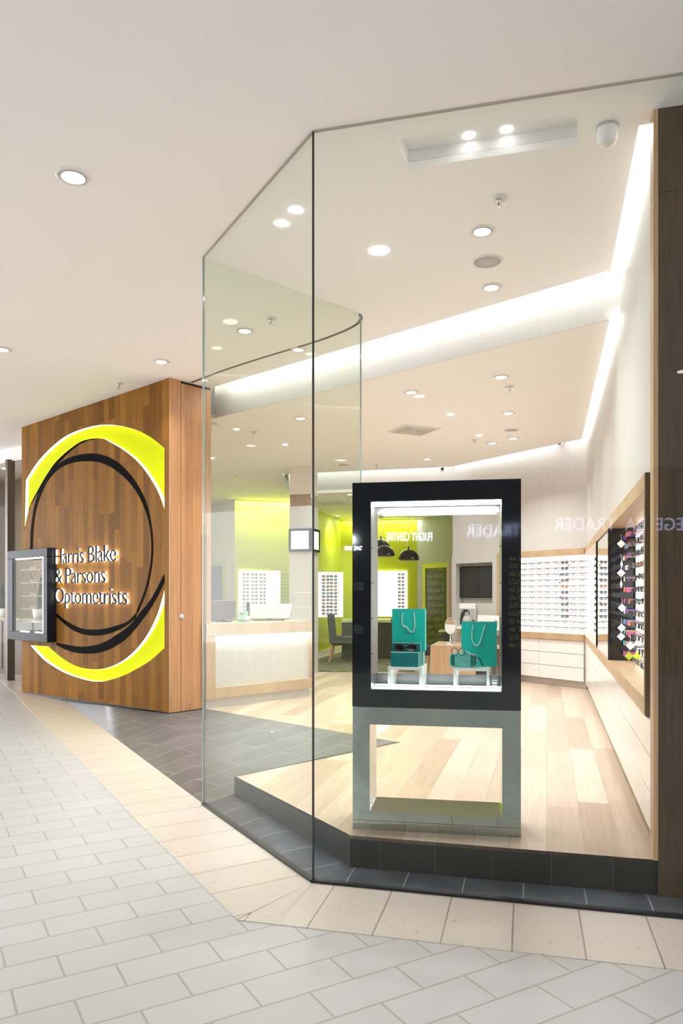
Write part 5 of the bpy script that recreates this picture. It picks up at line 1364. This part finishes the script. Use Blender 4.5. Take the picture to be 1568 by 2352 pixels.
def sprinkler(label, px, py, z, s=1.0):
    p = at_z(px, py, z); t = thing('sprinkler', label, 'sprinkler', T(p.x, p.y, z), 'ceiling sprinklers')
    b = B(); b.lathe([(0.0, -0.0005), (0.045 * s, -0.0005), (0.043 * s, -0.006), (0.018 * s, -0.008), (0.0, -0.008)], seg=24); b.make('cover_plate', M_trim, t)
    b = B(); b.lathe([(0.0, -0.008), (0.014 * s, -0.008), (0.013 * s, -0.022 * s), (0.007 * s, -0.026 * s), (0.0, -0.026 * s)], seg=12); b.make('body', M_chrome, t)
    b = B(); b.tube([(-0.010 * s, 0, -0.022 * s), (-0.014 * s, 0, -0.035 * s), (0, 0, -0.048 * s)], 0.0022 * s, 6); b.tube([(0.010 * s, 0, -0.022 * s), (0.014 * s, 0, -0.035 * s), (0, 0, -0.048 * s)], 0.0022 * s, 6); b.make('yoke', M_chrome, t)
    b = B(); b.tube([(0, 0, -0.025 * s), (0, 0, -0.046 * s)], 0.003 * s, 8); b.make('bulb', simple('red bulb', (0.45, 0.04, 0.02), 0.2) if 'red bulb' not in bpy.data.materials else bpy.data.materials['red bulb'], t)
    b = B(); b.lathe([(0.0, -0.050 * s), (0.017 * s, -0.050 * s), (0.018 * s, -0.047 * s), (0.0, -0.046 * s)], seg=14); b.make('deflector', M_chrome, t)
for px, py, z, lab in ((1145, 455, ZC, 'sprinkler above the largest downlight in the front ceiling'), (622, 731, ZC, 'sprinkler seen through the greenish left glass'), (1170, 887, ZL, 'sprinkler between two downlights at the right of the middle ceiling'), (1090, 1010, ZL, 'sprinkler right of the square air vent'),
                       (865, 1066, ZL, 'sprinkler just above the black display cabinet'), (584, 992, ZL, 'sprinkler beside a small bright lamp behind the left glass'), (543, 1093, ZL, 'sprinkler above the left lime wall'), (647, 1132, ZL, 'sprinkler left of the rear bulkhead end'), (801, 1144, ZB, 'sprinkler by the slotted vent in the low rear ceiling'), (272, 880, ZC, 'sprinkler in the walkway ceiling above the sign wall')):
    sprinkler(lab, px, py, z, 1.15)
def speaker(label, px, py, z, r):
    p = at_z(px, py, z); t = thing('ceiling_speaker', label, 'speaker', T(p.x, p.y, z), 'round ceiling speakers')
    b = B(); b.lathe([(r * 0.82, -0.0005), (r * 0.84, -0.008), (r * 0.97, -0.006), (r, -0.0005)], seg=40); b.make('trim_ring', M_trim, t)
    b = B(); b.lathe([(0.0, -0.006), (r * 0.82, -0.004), (r * 0.82, -0.0005)], seg=36); b.make('grille', M_grille, t)
speaker('large grey round speaker between two downlights in the front ceiling', 1119, 600, ZC, 0.115)
speaker('small flush round speaker between the downlights at the right of the middle ceiling', 1174, 987, ZL, 0.10)
speaker('faint round speaker in the middle ceiling beyond the front glass corner', 789, 1067, ZL, 0.10)
def air_vent(label, pts, z, group='ceiling air vents'):
    q = [at_z(*p, z).xy for p in pts]; o = q[0]; d = (q[1] - q[0]); F = frame(o, d, z); L = d.length
    wv = abs((F.inverted() @ Vector((q[2].x, q[2].y, z))).y); sgn = 1 if (F.inverted() @ Vector((q[2].x, q[2].y, z))).y > 0 else -1
    t = thing('air_vent', label, 'vent', F if sgn > 0 else F @ T(0, -wv, 0), group)
    b = B(); e = 0.04
    b.box(0, L, 0, e, -0.010, -0.0005); b.box(0, L, wv - e, wv, -0.010, -0.0005); b.box(0, e, e, wv - e, -0.010, -0.0005); b.box(L - e, L, e, wv - e, -0.010, -0.0005); b.make('frame', M_trim, t)
    b = B(); b.box(e, L - e, e, wv - e, -0.002, -0.0006); b.make('duct_opening', M_joint, t)
    n = 7
    for k in range(n):
        s_ = k / n * 0.5; a_, c_ = e + (L - 2 * e) * s_, L - e - (L - 2 * e) * s_; u_, v_ = e + (wv - 2 * e) * s_, wv - e - (wv - 2 * e) * s_
        if c_ - a_ < 0.05: break
        b = B(); h = 0.013
        b.box(a_, c_, u_, u_ + h, -0.018, -0.003); b.box(a_, c_, v_ - h, v_, -0.018, -0.003); b.box(a_, a_ + h, u_ + h, v_ - h, -0.018, -0.003); b.box(c_ - h, c_, u_ + h, v_ - h, -0.018, -0.003)
        b.make('louvre', M_trim, t)
air_vent('square louvred air vent in the middle ceiling above the black display cabinet', [(889, 992), (968, 1000), (945, 975)], ZL)
air_vent('slotted air vent in the low rear ceiling left of the black display cabinet', [(741, 1160), (805, 1158), (730, 1151)], ZB)
p = at_z(1394, 292, ZC)
dm = thing('motion_sensor', 'white rounded dome sensor on the ceiling near the right light strip', 'sensor', T(p.x, p.y, ZC))
b = B(); b.lathe([(0.0, -0.0005), (0.052, -0.0005), (0.054, -0.01), (0.050, -0.06), (0.040, -0.085), (0.02, -0.10), (0.0, -0.103)], seg=32); b.make('housing', M_trim, dm)
b = B(); b.lathe([(0.050, -0.001), (0.057, -0.001), (0.057, -0.012), (0.052, -0.014)], seg=32); b.make('mounting_ring', M_grille, dm)
p = at_z(485, 974, ZL)
dm = thing('dome_camera', 'white dome camera on the middle ceiling at the left edge of the glass', 'camera', T(p.x, p.y, ZL))
b = B(); b.lathe([(0.0, -0.0005), (0.075, -0.0005), (0.075, -0.03), (0.055, -0.075), (0.025, -0.10), (0.0, -0.105)], seg=28); b.make('housing', M_trim, dm)
b = B(); b.lathe([(0.07, -0.001), (0.08, -0.001), (0.08, -0.012), (0.07, -0.014)], seg=28); b.make('mounting_ring', M_grille, dm)
def bullet(label, px, py, F, y=0.0):
    x, z = on_frame(F, px, py, y); t = thing('bullet_camera', label, 'camera', F @ T(x, y, z), 'bullet cameras on the upper walls')
    b = B(); b.lathe([(0.0, 0.0), (0.035, 0.0), (0.035, 0.02), (0.0, 0.022)], seg=16); b.make('base', M_trim, t, Matrix.Rotation(-math.pi / 2, 4, 'X'))
    b = B(); b.tube([(0, 0.015, 0), (0, 0.06, -0.01)], 0.012, 10); b.make('arm', M_trim, t)
    b = B(); b.tube([(0.04, 0.04, 0.015), (-0.06, 0.13, -0.02)], 0.036, 14); b.make('housing', M_paper, t)
    b = B(); b.tube([(-0.055, 0.126, -0.018), (-0.066, 0.136, -0.022)], 0.026, 14); b.make('lens', M_joint, t)
bullet('white bullet camera on the upper wall near the right corner', 1290, 1018, BWF, -0.02)
bullet('white bullet camera over the top right of the black display cabinet', 1023, 1077, BWF, -0.02)
for nm, px, py, lab in (('floor_stud', 624, 1679, 'small pale floor stud in the slate ramp beyond the left glass'), ('floor_stud', 437, 1636, 'small pale floor stud by the end of the sign wall')):
    z = 0.15; p = at_z(px, py, z)
    t = thing(nm, lab, 'floor stud', T(p.x, p.y, HP - 0.03 if px < 500 else 0.118), 'floor studs in the slate')
    b = B(); b.lathe([(0.0, 0.03), (0.03, 0.03), (0.034, 0.0)], seg=18); b.make('cap', M_chrome, t)

# ------------------------------------------------------------------ shops across the walkway, seen only as reflections
OPF = frame((-9.0, -2.93), (0.884, -0.467))
b = B(); b.box(-3, 20, -0.35, -0.05, 0, ZC)
M_opp = simple('dark shop interior', (0.045, 0.04, 0.038), 0.5)
setting(b.make('wall_opposite', M_opp, M=OPF), 'dark shopfront across the walkway', 'wall')
M_signlit = simple('lit white letters', (1, 1, 1), 0.4, emit=(0.85, 0.93, 1.0), es=40.0)
M_signblue = simple('lit pale blue letters', (0.8, 0.85, 1), 0.4, emit=(0.55, 0.6, 1.0), es=3.5)
M_sale = simple('lit yellow letters', (0.9, 0.85, 0.1), 0.4, emit=(0.75, 0.72, 0.05), es=0.36)
M_saleblue = simple('deep blue poster', (0.008, 0.02, 0.10), 0.4)
GN = Vector((0.242, 0.970)).normalized(); GC = 3.712
def mirror_back(px, py):
    """point on the opposite shopfront whose reflection in the front glass lies on this sight line"""
    P0 = OPF @ Vector((0, 0, 0)); n2 = OPF.to_3x3() @ Vector((0, 1, 0))
    r = ray(px, py); rn = r.x * GN.x + r.y * GN.y; e = EYEV; en = e.x * GN.x + e.y * GN.y
    e2 = Vector((e.x - 2 * (en - GC) * GN.x, e.y - 2 * (en - GC) * GN.y, e.z)); r2 = Vector((r.x - 2 * rn * GN.x, r.y - 2 * rn * GN.y, r.z))
    t = (P0 - e2).dot(n2) / r2.dot(n2)
    return OPF.inverted() @ (e2 + r2 * t)
FACE = Matrix(((-1, 0, 0, 0), (0, 0, 1, 0), (0, 1, 0, 0), (0, 0, 0, 1)))     # lettering that faces local +y
def opp_sign(name, label, txt, px0, px1, py0, py1, m, ext=0.03, y=0.0, group=None):
    q0 = mirror_back(px1, py1); q1 = mirror_back(px0, py0)
    wd = abs(q1.x - q0.x); h = abs(q1.z - q0.z)
    me = text_mesh(txt, h / 0.72, ext / 2, [m], wd, 0.0, 1.0)
    t = thing(name, label, 'sign', OPF @ T(max(q0.x, q1.x), y, min(q0.z, q1.z)), group)
    link('lettering', me, t, FACE)
    b = B(); b.box(-wd, 0, -0.05, -ext / 2, -0.02, h + 0.02); b.make('backing', M_opp, t)
opp_sign('shop_sign', 'glowing white shop sign, mirrored in the glass above the turquoise bags', 'FLIGHT CENTRE', 886, 992, 1222, 1242, M_signlit)
opp_sign('shop_sign', 'small glowing sign mirrored at the left edge of the black display frame', 'TRAVEL MONEY', 790, 831, 1254, 1264, M_signlit)
opp_sign('shop_sign', 'pale blue shop sign mirrored across the dark unlit oak wall at the right', 'EGE  RA  TRADER', 1272, 1568, 1188, 1218, M_signblue)
def opp_card(name, label, lines_, px0, px1, py0, py1, mb, mt, rows=None):
    q0 = mirror_back(px1, py1); q1 = mirror_back(px0, py0); wd = abs(q1.x - q0.x); h = abs(q1.z - q0.z)
    t = thing(name, label, 'sign', OPF @ T(max(q0.x, q1.x), 0, min(q0.z, q1.z)))
    b = B(); b.box(-wd, 0, -0.05, 0, 0, h); b.make('board', mb, t)
    lh = h / len(lines_)
    for i, s_ in enumerate(lines_):
        me = text_mesh(s_, lh * 0.95, 0.002, [mt], wd * 0.9, 0.002, 1.0)
        link('lettering', me, t, T(-wd * 0.05, 0.003, h - (i + 1) * lh + lh * 0.18) @ FACE)
M_cardlit = simple('lit pale poster', (0.6, 0.65, 0.7), 0.4, emit=(0.5, 0.56, 0.62), es=0.5)
opp_card('window_poster', 'pale poster mirrored in the left black side of the display frame, upper', ['NO FEES'], 812, 834, 1338, 1356, M_cardlit, M_ink)
opp_card('window_poster', 'pale poster mirrored in the left black side of the display frame, lower', ['GREAT', 'RATES'], 813, 833, 1436, 1455, M_cardlit, M_ink)
opp_card('sale_poster', 'blue poster with yellow lettering mirrored in the right black side of the display frame', ['SALE sale', 'sale SALE', 'SALE sale', 'le SALE s', 'E sale SA', 'SALE sale', 'sale SALE', 'le SALE s', 'E sale SA', 'SALE sale', 'sale SALE', 'SALE sale'], 1166, 1215, 1272, 1490, M_saleblue, M_sale)
